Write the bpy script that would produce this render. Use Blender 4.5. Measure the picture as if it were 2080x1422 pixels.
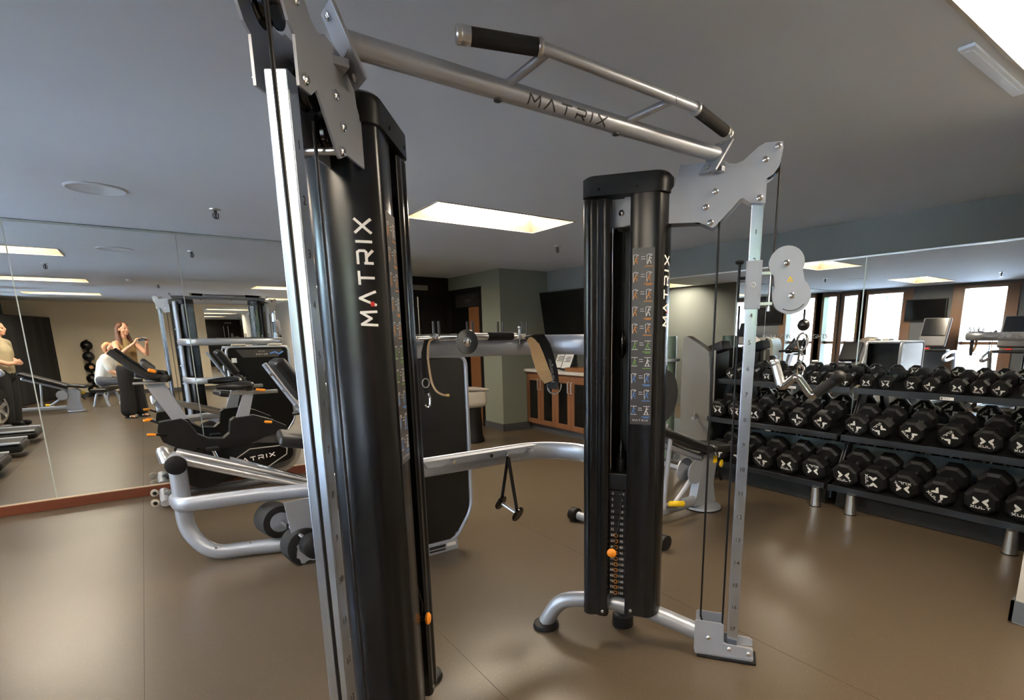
import bpy, bmesh, math, random
from mathutils import Matrix, Vector, Euler
random.seed(7)
R = math.radians
PI = math.pi
for o in list(bpy.data.objects):
    bpy.data.objects.remove(o, do_unlink=True)
SC = bpy.context.scene
COL = SC.collection

# ------------------------------------------------------------------ camera, world, exposure
HC, YC, XR, XW, YB = 2.487, 6.48, 5.30, -2.7, -6.4      # ceiling height, left mirror wall, right wall, window wall, back wall
FPX, CX, CY = 1096.0, 1132.0, 902.0
cam_d = bpy.data.cameras.new('camera')
cam = bpy.data.objects.new('camera', cam_d); COL.objects.link(cam)
cam_d.sensor_fit = 'HORIZONTAL'; cam_d.sensor_width = 36.0
cam_d.lens = FPX / 2080.0 * 36.0
cam_d.shift_x = (1040.0 - CX) / 2080.0
cam_d.shift_y = (CY - 711.0) / 2080.0
cam_d.clip_start = 0.05; cam_d.clip_end = 300
_y, _p, _r = R(36.92), R(-11.46), R(-0.60)
_f = Vector((math.sin(_y) * math.cos(_p), math.cos(_y) * math.cos(_p), math.sin(_p)))
_rt = _f.cross(Vector((0, 0, 1))).normalized(); _u = _rt.cross(_f)
_r2 = math.cos(_r) * _rt + math.sin(_r) * _u; _u2 = -math.sin(_r) * _rt + math.cos(_r) * _u
cm = Matrix((_r2, _u2, -_f)).transposed().to_4x4(); cm.translation = Vector((0, 0, 1.5))
cam.matrix_world = cm
SC.camera = cam
SC.view_settings.view_transform = 'Standard'; SC.view_settings.look = 'None'
SC.view_settings.exposure = 0.55; SC.view_settings.gamma = 1.0
SC.view_settings.use_curve_mapping = False

world = bpy.data.worlds.new('world'); SC.world = world; world.use_nodes = True
wn = world.node_tree.nodes; wn.clear()
wo = wn.new('ShaderNodeOutputWorld'); wb = wn.new('ShaderNodeBackground')
sky = wn.new('ShaderNodeTexSky'); sky.sky_type = 'NISHITA'
sky.sun_elevation = R(48); sky.sun_rotation = R(100); sky.sun_disc = False
wb.inputs["Strength"].default_value = 10.0
world.node_tree.links.new(sky.outputs[0], wb.inputs['Color'])
world.node_tree.links.new(wb.outputs[0], wo.inputs['Surface'])
sun_d = bpy.data.lights.new('sun', 'SUN'); sun_d.energy = 20.0; sun_d.angle = R(0.6); sun_d.color = (1, .95, .87)
sun = bpy.data.objects.new('sun', sun_d); COL.objects.link(sun); sun.location = (-3, 3, 20)
sun.rotation_euler = Vector((-0.75, -0.15, -0.8)).to_track_quat('-Z', 'Y').to_euler()   # comes from the room's side, lights the facades outside
LAMP = 40.0          # emission of the ceiling lamps

# ------------------------------------------------------------------ materials
def srgb(r, g, b):
    def l(c):
        c /= 255.0
        return c / 12.92 if c <= 0.04045 else ((c + 0.055) / 1.055) ** 2.4
    return (l(r), l(g), l(b), 1.0)
MATS = {}
def mat(name, col, rough=0.5, metal=0.0, spec=0.5, var=0.0, vscale=8.0, bump=0.0, bscale=60.0, coat=0.0, emit=None, estr=0.0, rvar=0.0, stretch=None):
    if name in MATS: return MATS[name]
    m = bpy.data.materials.new(name); m.use_nodes = True
    nt = m.node_tree; n = nt.nodes; b = n['Principled BSDF']
    b.inputs['Base Color'].default_value = col
    b.inputs['Roughness'].default_value = rough
    b.inputs['Metallic'].default_value = metal
    b.inputs['Specular IOR Level'].default_value = spec
    b.inputs['Coat Weight'].default_value = coat
    b.inputs['Coat Roughness'].default_value = 0.08
    if emit:
        b.inputs['Emission Color'].default_value = emit; b.inputs['Emission Strength'].default_value = estr
    tc = n.new('ShaderNodeTexCoord'); src = tc.outputs['Object']
    if stretch:
        mp = n.new('ShaderNodeMapping'); mp.inputs['Scale'].default_value = stretch
        nt.links.new(src, mp.inputs['Vector']); src = mp.outputs['Vector']
    if var or rvar:
        nz = n.new('ShaderNodeTexNoise'); nz.inputs['Scale'].default_value = vscale; nz.inputs['Detail'].default_value = 5
        nt.links.new(src, nz.inputs['Vector'])
        if var:
            mx = n.new('ShaderNodeMix'); mx.data_type = 'RGBA'
            mx.inputs['A'].default_value = tuple(c * (1 - var) for c in col[:3]) + (1,)
            mx.inputs['B'].default_value = tuple(min(1, c * (1 + var)) for c in col[:3]) + (1,)
            nt.links.new(nz.outputs['Fac'], mx.inputs['Factor']); nt.links.new(mx.outputs['Result'], b.inputs['Base Color'])
        if rvar:
            mr = n.new('ShaderNodeMapRange'); mr.inputs['From Min'].default_value = .3; mr.inputs['From Max'].default_value = .7
            mr.inputs['To Min'].default_value = max(0, rough - rvar); mr.inputs['To Max'].default_value = rough + rvar
            nt.links.new(nz.outputs['Fac'], mr.inputs['Value']); nt.links.new(mr.outputs['Result'], b.inputs['Roughness'])
    if bump:
        nb = n.new('ShaderNodeTexNoise'); nb.inputs['Scale'].default_value = bscale; nb.inputs['Detail'].default_value = 3
        nt.links.new(src, nb.inputs['Vector'])
        bp = n.new('ShaderNodeBump'); bp.inputs['Strength'].default_value = bump; bp.inputs['Distance'].default_value = 0.002
        nt.links.new(nb.outputs['Fac'], bp.inputs['Height']); nt.links.new(bp.outputs['Normal'], b.inputs['Normal'])
    MATS[name] = m
    return m

def floor_mat():
    m = bpy.data.materials.new('rubber_floor'); m.use_nodes = True
    nt = m.node_tree; n = nt.nodes; b = n['Principled BSDF']
    tc = n.new('ShaderNodeTexCoord')
    big = n.new('ShaderNodeTexNoise'); big.inputs['Scale'].default_value = 0.9; big.inputs['Detail'].default_value = 4
    nt.links.new(tc.outputs['Object'], big.inputs['Vector'])
    mx = n.new('ShaderNodeMix'); mx.data_type = 'RGBA'
    mx.inputs['A'].default_value = srgb(79, 68, 54); mx.inputs['B'].default_value = srgb(84, 72, 57)
    nt.links.new(big.outputs['Fac'], mx.inputs['Factor'])
    vo = n.new('ShaderNodeTexVoronoi'); vo.inputs['Scale'].default_value = 120
    nt.links.new(tc.outputs['Object'], vo.inputs['Vector'])
    cr = n.new('ShaderNodeValToRGB'); cr.color_ramp.elements[0].position = 0.08; cr.color_ramp.elements[1].position = 0.17
    cr.color_ramp.elements[0].color = (1, 1, 1, 1); cr.color_ramp.elements[1].color = (0, 0, 0, 1)
    nt.links.new(vo.outputs['Distance'], cr.inputs['Fac'])
    sel = n.new('ShaderNodeMath'); sel.operation = 'GREATER_THAN'; sel.inputs[1].default_value = 0.55
    sx = n.new('ShaderNodeSeparateColor'); nt.links.new(vo.outputs['Color'], sx.inputs['Color']); nt.links.new(sx.outputs['Red'], sel.inputs[0])
    mu = n.new('ShaderNodeMath'); mu.operation = 'MULTIPLY'; nt.links.new(cr.outputs['Color'], mu.inputs[0]); nt.links.new(sel.outputs[0], mu.inputs[1])
    m2 = n.new('ShaderNodeMix'); m2.data_type = 'RGBA'; m2.inputs['B'].default_value = srgb(158, 140, 112)
    nt.links.new(mu.outputs[0], m2.inputs['Factor']); nt.links.new(mx.outputs['Result'], m2.inputs['A'])
    nt.links.new(m2.outputs['Result'], b.inputs['Base Color'])
    st = n.new('ShaderNodeTexNoise'); st.inputs['Scale'].default_value = 2.2; st.inputs['Detail'].default_value = 6
    nt.links.new(tc.outputs['Object'], st.inputs['Vector'])
    mr = n.new('ShaderNodeMapRange'); mr.inputs['To Min'].default_value = .285; mr.inputs['To Max'].default_value = .33
    nt.links.new(st.outputs['Fac'], mr.inputs['Value']); nt.links.new(mr.outputs['Result'], b.inputs['Roughness'])
    nb = n.new('ShaderNodeTexNoise'); nb.inputs['Scale'].default_value = 220
    nt.links.new(tc.outputs['Object'], nb.inputs['Vector'])
    bp = n.new('ShaderNodeBump'); bp.inputs['Strength'].default_value = .03; bp.inputs['Distance'].default_value = .001
    nt.links.new(nb.outputs['Fac'], bp.inputs['Height']); nt.links.new(bp.outputs['Normal'], b.inputs['Normal'])
    b.inputs['Specular IOR Level'].default_value = .5
    return m

def wood_mat(name, c1, c2, scale=(2, 30, 2), rough=.4):
    m = bpy.data.materials.new(name); m.use_nodes = True
    nt = m.node_tree; n = nt.nodes; b = n['Principled BSDF']
    tc = n.new('ShaderNodeTexCoord'); mp = n.new('ShaderNodeMapping'); mp.inputs['Scale'].default_value = scale
    nt.links.new(tc.outputs['Object'], mp.inputs['Vector'])
    nz = n.new('ShaderNodeTexNoise'); nz.inputs['Scale'].default_value = 1.5; nz.inputs['Detail'].default_value = 6; nz.inputs['Distortion'].default_value = .8
    nt.links.new(mp.outputs['Vector'], nz.inputs['Vector'])
    mx = n.new('ShaderNodeMix'); mx.data_type = 'RGBA'; mx.inputs['A'].default_value = c1; mx.inputs['B'].default_value = c2
    nt.links.new(nz.outputs['Fac'], mx.inputs['Factor']); nt.links.new(mx.outputs['Result'], b.inputs['Base Color'])
    b.inputs['Roughness'].default_value = rough
    return m

FLOOR = floor_mat()
CEIL = mat('ceiling_paint', srgb(200, 206, 212), .75, spec=.25, var=.03, vscale=3, bump=.05, bscale=150)
WALL = mat('grey_wall_paint', srgb(114, 119, 116), .8, spec=.25, var=.03, vscale=4, bump=.05, bscale=150)
BEIGE = mat('beige_wall_paint', srgb(226, 212, 184), .8, spec=.25, var=.04, vscale=3, bump=.05, bscale=150)
PALE = mat('pale_wall_paint', srgb(176, 170, 160), .8, spec=.25, var=.03, vscale=3)
GREYBASE = mat('grey_base', srgb(84, 88, 92), .5, var=.05)
MIRROR = mat('mirror_glass', (.90, .92, .905, 1), .0, 1.0)
SEAM = mat('mirror_edge', srgb(190, 200, 195), .35, .3)
REDWOOD = wood_mat('red_wood', srgb(112, 58, 34), srgb(88, 42, 24), (1.2, 14, 14))
CABWOOD = wood_mat('cabinet_wood', srgb(124, 82, 52), srgb(100, 64, 40), (12, 12, 1.2))
DOORWOOD = wood_mat('door_wood', srgb(132, 88, 54), srgb(112, 72, 44), (12, 12, 1.0))
WINWOOD = wood_mat('window_wood', srgb(122, 92, 70), srgb(96, 70, 52), (12, 12, 1.2))
DARKWOOD = wood_mat('dark_wood', srgb(34, 28, 25), srgb(20, 16, 15), (10, 10, 1), .35)
SILVER = mat('silver_paint', srgb(168, 172, 180), .38, .55, var=.05, vscale=30, rvar=.05)
SILVER2 = mat('silver_plate', srgb(160, 164, 172), .42, .35, var=.06, vscale=14, rvar=.06)
CHROME = mat('chrome', (.82, .82, .84, 1), .09, 1.0, var=.06, vscale=12, rvar=.05)
RAILCH = mat('rail_chrome', (.58, .65, .75, 1), .27, 1.0, var=.05, vscale=14)
STEEL = mat('brushed_steel', (.62, .62, .62, 1), .3, 1.0, var=.08, vscale=40)
SHROUD = mat('black_aluminium', srgb(12, 12, 13), .25, .0, spec=.45, var=.05, vscale=30)
BLACK = mat('black_plastic', srgb(13, 13, 14), .42, spec=.4, var=.1, vscale=10, bump=.05, bscale=200)
GLOSSB = mat('gloss_black', srgb(12, 12, 13), .15, var=.1)
RUBBER = mat('black_rubber', srgb(15, 15, 16), .55, spec=.35, var=.15, vscale=20, bump=.15, bscale=300)
VINYL = mat('black_vinyl', srgb(26, 25, 26), .42, var=.1, bump=.15, bscale=180)
FOAM = mat('black_foam', srgb(22, 20, 19), .8, bump=.3, bscale=250, var=.1)
DGREY = mat('dark_grey', srgb(70, 70, 72), .5, var=.06)
PLAC = mat('placard_grey', srgb(62, 58, 56), .35, var=.05)
WHITE = mat('white_print', srgb(225, 222, 216), .5)
GPRINT = mat('grey_print', srgb(150, 148, 144), .5)
BPRINT = mat('black_print', srgb(28, 27, 27), .5)
ORANGE = mat('orange_plastic', srgb(232, 140, 28), .4, var=.05)
ORP = mat('orange_print', srgb(216, 138, 44), .5)
GRP = mat('green_print', srgb(110, 158, 66), .5)
BLP = mat('blue_print', srgb(84, 132, 200), .5)
REDP = mat('red_print', srgb(190, 40, 34), .5)
YELLOW = mat('yellow_plastic', srgb(226, 186, 24), .4, var=.05)
BALLW = mat('rubber_ball', srgb(18, 18, 19), .25)
DCHROME = mat('dark_chrome', (.42, .40, .38, 1), .12, 1.0, var=.1, vscale=12)
TAN = mat('tan_fleece', srgb(204, 166, 116), .95, bump=.5, bscale=220, var=.15, vscale=60)
COUNTER = mat('white_counter', srgb(188, 182, 172), .3, var=.05, vscale=20)
PALEPL = mat('pale_plastic', srgb(176, 168, 154), .4, var=.03)
GREYPL = mat('grey_plastic', srgb(140, 140, 134), .45, var=.04)
GREENCOL = mat('green_grey_plastic', srgb(104, 122, 110), .3, var=.05)
SCREEN = mat('screen_black', srgb(9, 9, 10), .18)
PAPER = mat('paper', srgb(222, 220, 214), .7)
SKIN = mat('skin', srgb(214, 160, 130), .55, var=.06, vscale=12)
HAIRB = mat('brown_hair', srgb(92, 56, 38), .5, var=.35, vscale=40, stretch=(1, 1, .1))
HAIRR = mat('ginger_hair', srgb(176, 116, 70), .55, var=.3, vscale=40)
OLIVE = mat('olive_knit', srgb(146, 120, 78), .85, bump=.4, bscale=160, var=.1)
BLACKCL = mat('black_cloth', srgb(22, 22, 24), .85, var=.15, bump=.2)
WHITECL = mat('white_cloth', srgb(214, 212, 206), .85, bump=.2)
GREYCL = mat('grey_cloth', srgb(74, 74, 78), .85, bump=.2, var=.1)
KHAKI = mat('khaki_cloth', srgb(164, 152, 122), .85, bump=.25, var=.1)
LAMPM = mat('lamp_panel', (1, .92, .78, 1), .5, emit=(1.0, .86, .68, 1), estr=LAMP)
REFL = mat('lamp_reflector', srgb(182, 168, 144), .55, var=.02)
BARK = mat('bark', srgb(84, 68, 54), .9, var=.3, bump=.6, bscale=40)
LEAF = mat('leaf_green', srgb(120, 160, 60), .6, var=.35, vscale=5)
FACADE = mat('pale_facade', srgb(226, 224, 218), .8, var=.05, vscale=1)
STONE = mat('stone_facade', srgb(176, 168, 160), .85, var=.15, vscale=1.5, bump=.4, bscale=12)
GROUND = mat('paving', srgb(196, 196, 196), .85, var=.1, vscale=1)
def glass_mat():
    m = bpy.data.materials.new('window_glass'); m.use_nodes = True
    nt = m.node_tree; n = nt.nodes; n.remove(n['Principled BSDF'])
    o = n['Material Output']; t = n.new('ShaderNodeBsdfTransparent'); t.inputs[0].default_value = (.93, .97, .97, 1)
    g = n.new('ShaderNodeBsdfGlossy'); g.inputs['Roughness'].default_value = .0
    fr = n.new('ShaderNodeFresnel'); fr.inputs[0].default_value = 1.45
    mx = n.new('ShaderNodeMixShader'); nt.links.new(fr.outputs[0], mx.inputs[0])
    nt.links.new(t.outputs[0], mx.inputs[1]); nt.links.new(g.outputs[0], mx.inputs[2]); nt.links.new(mx.outputs[0], o.inputs['Surface'])
    return m
GLASS = glass_mat()
ACRYL = mat('smoked_disc', srgb(92, 96, 98), .12, .5, var=.1)

# ------------------------------------------------------------------ mesh builder
I4 = Matrix.Identity(4)
V = Vector
def ortho(d):
    d = d.normalized(); a = V((0, 0, 1)) if abs(d.z) < .9 else V((1, 0, 0))
    u = d.cross(a).normalized(); return u, u.cross(d).normalized()
def fillet(pts, r, n=6):
    pts = [V(p) for p in pts]; out = [pts[0]]
    for i in range(1, len(pts) - 1):
        a, b, c = pts[i - 1], pts[i], pts[i + 1]
        d1, d2 = (a - b), (c - b); l = min(r, d1.length * .49, d2.length * .49)
        p, q = b + d1.normalized() * l, b + d2.normalized() * l
        for k in range(n + 1):
            t = k / n; out.append(p * (1 - t) ** 2 + b * 2 * t * (1 - t) + q * t * t)
    out.append(pts[-1]); return out
_TXT = {}
def text_geo(s):
    if s not in _TXT:
        cu = bpy.data.curves.new('t', 'FONT'); cu.body = s; cu.align_x = 'CENTER'; cu.align_y = 'CENTER'; cu.size = 1; cu.resolution_u = 2
        ob = bpy.data.objects.new('t', cu); COL.objects.link(ob)
        dg = bpy.context.evaluated_depsgraph_get(); dg.update()
        me = ob.evaluated_get(dg).to_mesh()
        _TXT[s] = ([v.co.copy() for v in me.vertices], [tuple(p.vertices) for p in me.polygons])
        bpy.data.objects.remove(ob, do_unlink=True); bpy.data.curves.remove(cu)
    return _TXT[s]
GLYPH = {  # open strokes of the angular lettering
    'M': [[(0, 0), (.06, 1), (.5, .38), (.94, 1), (1, 0)]],
    'A': [[(0, 0), (.5, 1), (1, 0)]],
    'T': [[(0, .93), (1, .93)], [(.5, .93), (.5, 0)]],
    'R': [[(.08, 0), (.08, .55)], [(.0, .93), (.85, .93), (.95, .8), (.95, .5), (.85, .4), (.08, .4)], [(.5, .4), (1, 0)]],
    'I': [[(.5, 0), (.5, 1)]], 'X': [[(0, 0), (1, 1)], [(0, 1), (1, 0)]],
    'U': [[(.06, 1), (.06, .1), (.94, .1), (.94, 1)]], 'L': [[(.08, 1), (.08, .08), (1, .08)]],
}
class B:
    def __init__(s, T=None):
        s.bm = bmesh.new(); s.T = T or I4; s.bev = False
    def add(s, vs, fs):
        bv = [s.bm.verts.new(s.T @ V(v)) for v in vs]
        for f in fs:
            try: s.bm.faces.new([bv[i] for i in f])
            except ValueError: pass
        return s
    def box(s, c, d, rot=None, bev=0.0, seg=2):
        c = V(c); x, y, z = d[0] / 2, d[1] / 2, d[2] / 2
        M = (rot or Matrix.Identity(3)).to_4x4(); M.translation = c
        if not bev:
            vs = [M @ V((i * x, j * y, k * z)) for i in (-1, 1) for j in (-1, 1) for k in (-1, 1)]
            return s.add(vs, [(0, 1, 3, 2), (4, 6, 7, 5), (0, 4, 5, 1), (2, 3, 7, 6), (0, 2, 6, 4), (1, 5, 7, 3)])
        s.bev = True; t = bmesh.new(); bmesh.ops.create_cube(t, size=1)
        for v in t.verts: v.co = V((v.co.x * d[0], v.co.y * d[1], v.co.z * d[2]))
        bmesh.ops.bevel(t, geom=t.edges[:], offset=min(bev, min(d) * .49), segments=seg, profile=.5, affect='EDGES')
        t.verts.ensure_lookup_table(); t.verts.index_update()
        s.add([M @ v.co for v in t.verts], [[v.index for v in f.verts] for f in t.faces]); t.free(); return s
    def ab(s, a, b, bev=0.0):
        a, b = V(a), V(b); return s.box((a + b) / 2, [abs(b[i] - a[i]) for i in range(3)], bev=bev)
    def tube(s, pts, r, n=14, closed=False, caps=True, flat=None):
        pts = [V(p) for p in pts]; m = len(pts); rs = r if isinstance(r, (list, tuple)) else [r] * m
        tang = []
        for i in range(m):
            a = pts[(i - 1) % m] if (closed or i > 0) else pts[i]; b = pts[(i + 1) % m] if (closed or i < m - 1) else pts[i]
            tang.append((b - a).normalized())
        u, w = ortho(tang[0]); vs, fs = [], []
        for i in range(m):
            if flat is not None:
                w = V(flat) - tang[i] * V(flat).dot(tang[i]); w.normalize(); u = tang[i].cross(w)
            elif i:
                q = tang[i - 1].rotation_difference(tang[i]); u = q @ u; u = (u - tang[i] * u.dot(tang[i])).normalized(); w = tang[i].cross(u) * -1
                w = u.cross(tang[i])
            rr = rs[i]; ru, rw = rr if isinstance(rr, (list, tuple)) else (rr, rr)
            for k in range(n):
                a = 2 * PI * k / n; vs.append(pts[i] + u * math.cos(a) * ru + w * math.sin(a) * rw)
        for i in range(m if closed else m - 1):
            j = (i + 1) % m
            for k in range(n): fs.append((i * n + k, i * n + (k + 1) % n, j * n + (k + 1) % n, j * n + k))
        if caps and not closed: fs += [tuple(range(n))[::-1], tuple((m - 1) * n + k for k in range(n))]
        return s.add(vs, fs)
    def cyl(s, a, b, r, r2=None, n=20):
        return s.tube([a, b], [r, r if r2 is None else r2], n)
    def lathe(s, p, axis, prof, n=24):
        p = V(p); ax = V(axis).normalized(); u, w = ortho(ax); vs, fs = [], []
        for (r, h) in prof:
            for k in range(n):
                a = 2 * PI * k / n; vs.append(p + ax * h + (u * math.cos(a) + w * math.sin(a)) * max(r, 1e-4))
        for i in range(len(prof) - 1):
            for k in range(n): fs.append((i * n + k, i * n + (k + 1) % n, (i + 1) * n + (k + 1) % n, (i + 1) * n + k))
        fs += [tuple(range(n))[::-1], tuple((len(prof) - 1) * n + k for k in range(n))]
        return s.add(vs, fs)
    def prism(s, poly, o, u, v, th):
        "polygon (a,b) -> o+a*u+b*v, extruded by th along u x v"
        o, u, v = V(o), V(u), V(v); n = u.cross(v).normalized() * th; k = len(poly)
        vs = [o + u * a + v * b for a, b in poly]; vs += [p + n for p in vs]
        fs = [tuple(range(k))[::-1], tuple(range(k, 2 * k))] + [(i, (i + 1) % k, k + (i + 1) % k, k + i) for i in range(k)]
        return s.add(vs, fs)
    def sphere(s, c, r, sc=(1, 1, 1), n=20, m=12):
        c = V(c); vs, fs = [], []
        for i in range(m + 1):
            a = PI * i / m
            for k in range(n):
                b = 2 * PI * k / n; q = max(math.sin(a), 1e-3)
                vs.append(c + V((r * sc[0] * q * math.cos(b), r * sc[1] * q * math.sin(b), r * sc[2] * math.cos(a))))
        for i in range(m):
            for k in range(n): fs.append((i * n + k, (i + 1) * n + k, (i + 1) * n + (k + 1) % n, i * n + (k + 1) % n))
        return s.add(vs, fs)
    def strip(s, pts, w, o, u, v, lift=.0006, fn=None):
        "flat printed stroke: polyline of (a,b) with width w, in the plane o,u,v (or through fn(a,b)->point)"
        o, u, v = V(o), V(u), V(v); n = u.cross(v).normalized() * lift
        f = fn or (lambda a, b: o + u * a + v * b + n)
        for i in range(len(pts) - 1):
            a, b = V((*pts[i], 0)), V((*pts[i + 1], 0)); d = (b - a)
            if d.length < 1e-9: continue
            d = d.normalized(); q = V((-d.y, d.x, 0)) * w / 2; e = d * w * .3
            if i > 0: a = a - e
            if i < len(pts) - 2: b = b + e
            k = max(1, int((b - a).length / .006)) if fn else 1
            for j in range(k):
                p0, p1 = a.lerp(b, j / k), a.lerp(b, (j + 1) / k)
                vs = [f((p0 + q).x, (p0 + q).y), f((p0 - q).x, (p0 - q).y), f((p1 - q).x, (p1 - q).y), f((p1 + q).x, (p1 + q).y)]
                s.add(vs, [(0, 1, 2, 3)])
        return s
    def word(s, txt, h, o, u, v, wd=.9, gap=.45, st=.17, fn=None, lift=.0006):
        "word centred on o, drawn with the open strokes, letter height h"
        adv = []; x = 0
        for c in txt:
            w = wd * (.25 if c == 'I' else 1); adv.append((c, x, w)); x += w + gap
        L = x - gap
        for c, x0, w in adv:
            for pl in GLYPH[c]:
                s.strip([(((px - .5) * (w if c != 'I' else .01) + x0 + w / 2 - L / 2) * h, (py - .5) * h) for px, py in pl], st * h, o, u, v, lift, fn)
        return s
    def text(s, txt, h, o, u, v, lift=.0006):
        o, u, v = V(o), V(u).normalized(), V(v).normalized(); n = u.cross(v) * lift
        vs, fs = text_geo(txt)
        return s.add([o + u * p.x * h + v * p.y * h + n for p in vs], fs)
ROOTM = {}
STUFF = {'lettering', 'number', 'position_numbers', 'maker_lettering', 'placard_lettering', 'mirror_lettering', 'emblem', 'transom_sign', 'warning_label'}
def obj(name, b, m, parent=None, kind=None, label=None, smooth=40, recalc=True):
    bm = b.bm
    if parent is not None:
        r = parent
        while r.parent is not None: r = r.parent
        if r.name in ROOTM: bmesh.ops.transform(bm, matrix=ROOTM[r.name].inverted(), verts=bm.verts)
    if recalc and bm.faces: bmesh.ops.recalc_face_normals(bm, faces=bm.faces)
    me = bpy.data.meshes.new(name); bm.to_mesh(me); bm.free()
    me.materials.append(m)
    if smooth:
        me.shade_smooth(); me.set_sharp_from_angle(angle=R(smooth))
    o = bpy.data.objects.new(name, me); COL.objects.link(o)
    if b.bev and smooth:
        w = o.modifiers.new('weighted_normal', 'WEIGHTED_NORMAL'); w.keep_sharp = True
    if parent is not None: o.parent = parent
    if kind: o['kind'] = kind
    elif name in STUFF: o['kind'] = 'stuff'
    if label: o['label'] = label
    return o
def thing(name, label, cat, loc=(0, 0, 0), group=None):
    o = bpy.data.objects.new(name, None); COL.objects.link(o); o.empty_display_size = .1
    o.location = loc; o['label'] = label; o['category'] = cat
    if group: o['group'] = group
    ROOTM[o.name] = Matrix.Translation(V(loc)); return o
def tag(o, label, cat, group=None):
    o['label'] = label; o['category'] = cat
    if group: o['group'] = group
    return o
def struct(name, b, m, smooth=0, recalc=True):
    return obj(name, b, m, None, 'structure', None, smooth, recalc)
KIDS = lambda o: [c for c in bpy.data.objects if c.parent == o]
def dup(root, kids, loc, rot, label, group=None):
    r = root.copy(); COL.objects.link(r); r.location = loc; r.rotation_euler = rot; r['label'] = label
    if group: r['group'] = group
    for ch, sub in kids:
        c = ch.copy(); COL.objects.link(c); c.parent = r
        for g in sub:
            d = g.copy(); COL.objects.link(d); d.parent = c
    return r
def tree(root): return [(c, KIDS(c)) for c in KIDS(root)]
X, Y, Z = V((1, 0, 0)), V((0, 1, 0)), V((0, 0, 1))

# ------------------------------------------------------------------ room shell
fl = struct('floor', B().ab((XW - .3, YB - .3, -.06), (5.6, 9.4, 0)), FLOOR)
# seams between the rubber rolls
seam_m = mat('floor_seam', srgb(58, 50, 41), .7)
for x_ in (-1.41, -.19, 1.03, 2.25): obj('floor_seam', B().ab((x_, YB, .0), (x_ + .0025, 6.44, .0006)), seam_m, fl, smooth=0)
# ceiling with openings for the recessed lights
LX = [(-1.9, -.63), (1.9, 3.2), (1.50, 2.75)]; LY = [(-3.45, -2.8), (.12, .765), (3.98, 4.63), (7.45, 8.05)]
HOLES = [(LX[i], LY[j]) for i in range(2) for j in range(3)] + [(LX[2], LY[3])]
xs = sorted({XW - .3, 5.6, *[a for p in LX for a in p]}); ys = sorted({YB - .3, 9.4, *[a for p in LY for a in p]})
cb = B()
for i in range(len(xs) - 1):
    for j in range(len(ys) - 1):
        if any(a[0] <= xs[i] and xs[i + 1] <= a[1] and b[0] <= ys[j] and ys[j + 1] <= b[1] for a, b in HOLES): continue
        cb.add([(xs[i], ys[j], HC), (xs[i + 1], ys[j], HC), (xs[i + 1], ys[j + 1], HC), (xs[i], ys[j + 1], HC)], [(0, 3, 2, 1)])
bmesh.ops.remove_doubles(cb.bm, verts=cb.bm.verts, dist=1e-5)
struct('ceiling', cb, CEIL, recalc=False)
struct('ceiling_slab', B().ab((XW - .3, YB - .3, HC + .24), (5.6, 9.4, HC + .30)), CEIL)
XE = 1.35
wl = struct('wall_left', B().ab((XW - .3, YC, 0), (XE, YC + .15, HC)), WALL)
struct('wall_left_return', B().ab((XE - .15, YC + .15, 0), (XE, 9.1, HC)), WALL)
struct('wall_far', B().ab((XE - .15, 9.05, 0), (4.42, 9.25, HC)), WALL)
wr = struct('wall_right', B().ab((XR, .64, 0), (XR + .15, 7.3, HC)), WALL)
# block in the far corner, with a door opening in its left face
cbk = B(); cbk.ab((4.41, 7.28, 0), (5.45, 7.85, HC)).ab((4.41, 7.85, 2.27), (4.6, 9.05, HC)).ab((4.41, 9.0, 0), (4.6, 9.25, HC))
struct('wall_corner', cbk, mat('green_grey_wall', srgb(122, 126, 114), .8, spec=.25, var=.03, vscale=4))
struct('wall_niche', B().ab((4.95, 7.85, 0), (5.0, 9.3, HC)).ab((4.4, 9.2, 0), (5.0, 9.3, HC)), BLACK)
struct('wall_stub', B().ab((3.44, YB, 0), (5.45, .637, HC)), PALE)
struct('wall_back', B().ab((XW - .3, YB - .2, 0), (3.6, YB, HC)), BEIGE)
# baseboards
struct('baseboard_left', B().ab((XW, YC - .028, 0), (XE, YC, .09), .004), REDWOOD)
struct('trim_1', B().ab((XW, YC - .03, .09), (XE, YC, .097)), mat('pale_edge', srgb(196, 170, 140), .3))
struct('baseboard_corner', B().ab((4.395, 7.265, 0), (5.3, 7.28, .11)).ab((4.395, 7.265, 0), (4.41, 7.85, .11)), DGREY)
struct('baseboard_stub', B().ab((3.425, YB, .012), (3.44, .652, .125)).ab((3.425, .637, .012), (4.9, .652, .125)), GREYBASE)
struct('baseboard_back', B().ab((XW, YB, 0), (3.44, YB + .012, .1)), DGREY)
struct('baseboard_right', B().ab((XR - .012, .652, 0), (XR, 7.265, .1)), DGREY)
# mirrors: panels set on the two walls
seams = [-.80, .372, XE]
xa = XW
for i, xb in enumerate(seams):
    tilt = (0, .0006, -.0004)[i]
    b = B(); b.add([(xa + .002, YC - .008, .098), (xb - .002, YC - .008 - tilt, .098), (xb - .002, YC - .008 - tilt, HC - .025), (xa + .002, YC - .008, HC - .025),
                    (xa + .002, YC - .001, .098), (xb - .002, YC - .001, .098), (xb - .002, YC - .001, HC - .025), (xa + .002, YC - .001, HC - .025)],
                   [(0, 1, 2, 3), (4, 7, 6, 5), (0, 4, 5, 1), (1, 5, 6, 2), (2, 6, 7, 3), (3, 7, 4, 0)])
    obj('mirror_panel', b, MIRROR, wl, smooth=0); xa = xb
obj('mirror_trim', B().ab((XW, YC - .012, HC - .025), (XE, YC, HC - .006)), SEAM, wl, smooth=0)
for sx in seams[:-1]: obj('mirror_joint', B().ab((sx - .004, YC - .0088, .098), (sx + .004, YC - .001, HC - .025)), SEAM, wl, smooth=0)
ys_ = [.645, 2.38, 3.72, 5.2]
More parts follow.
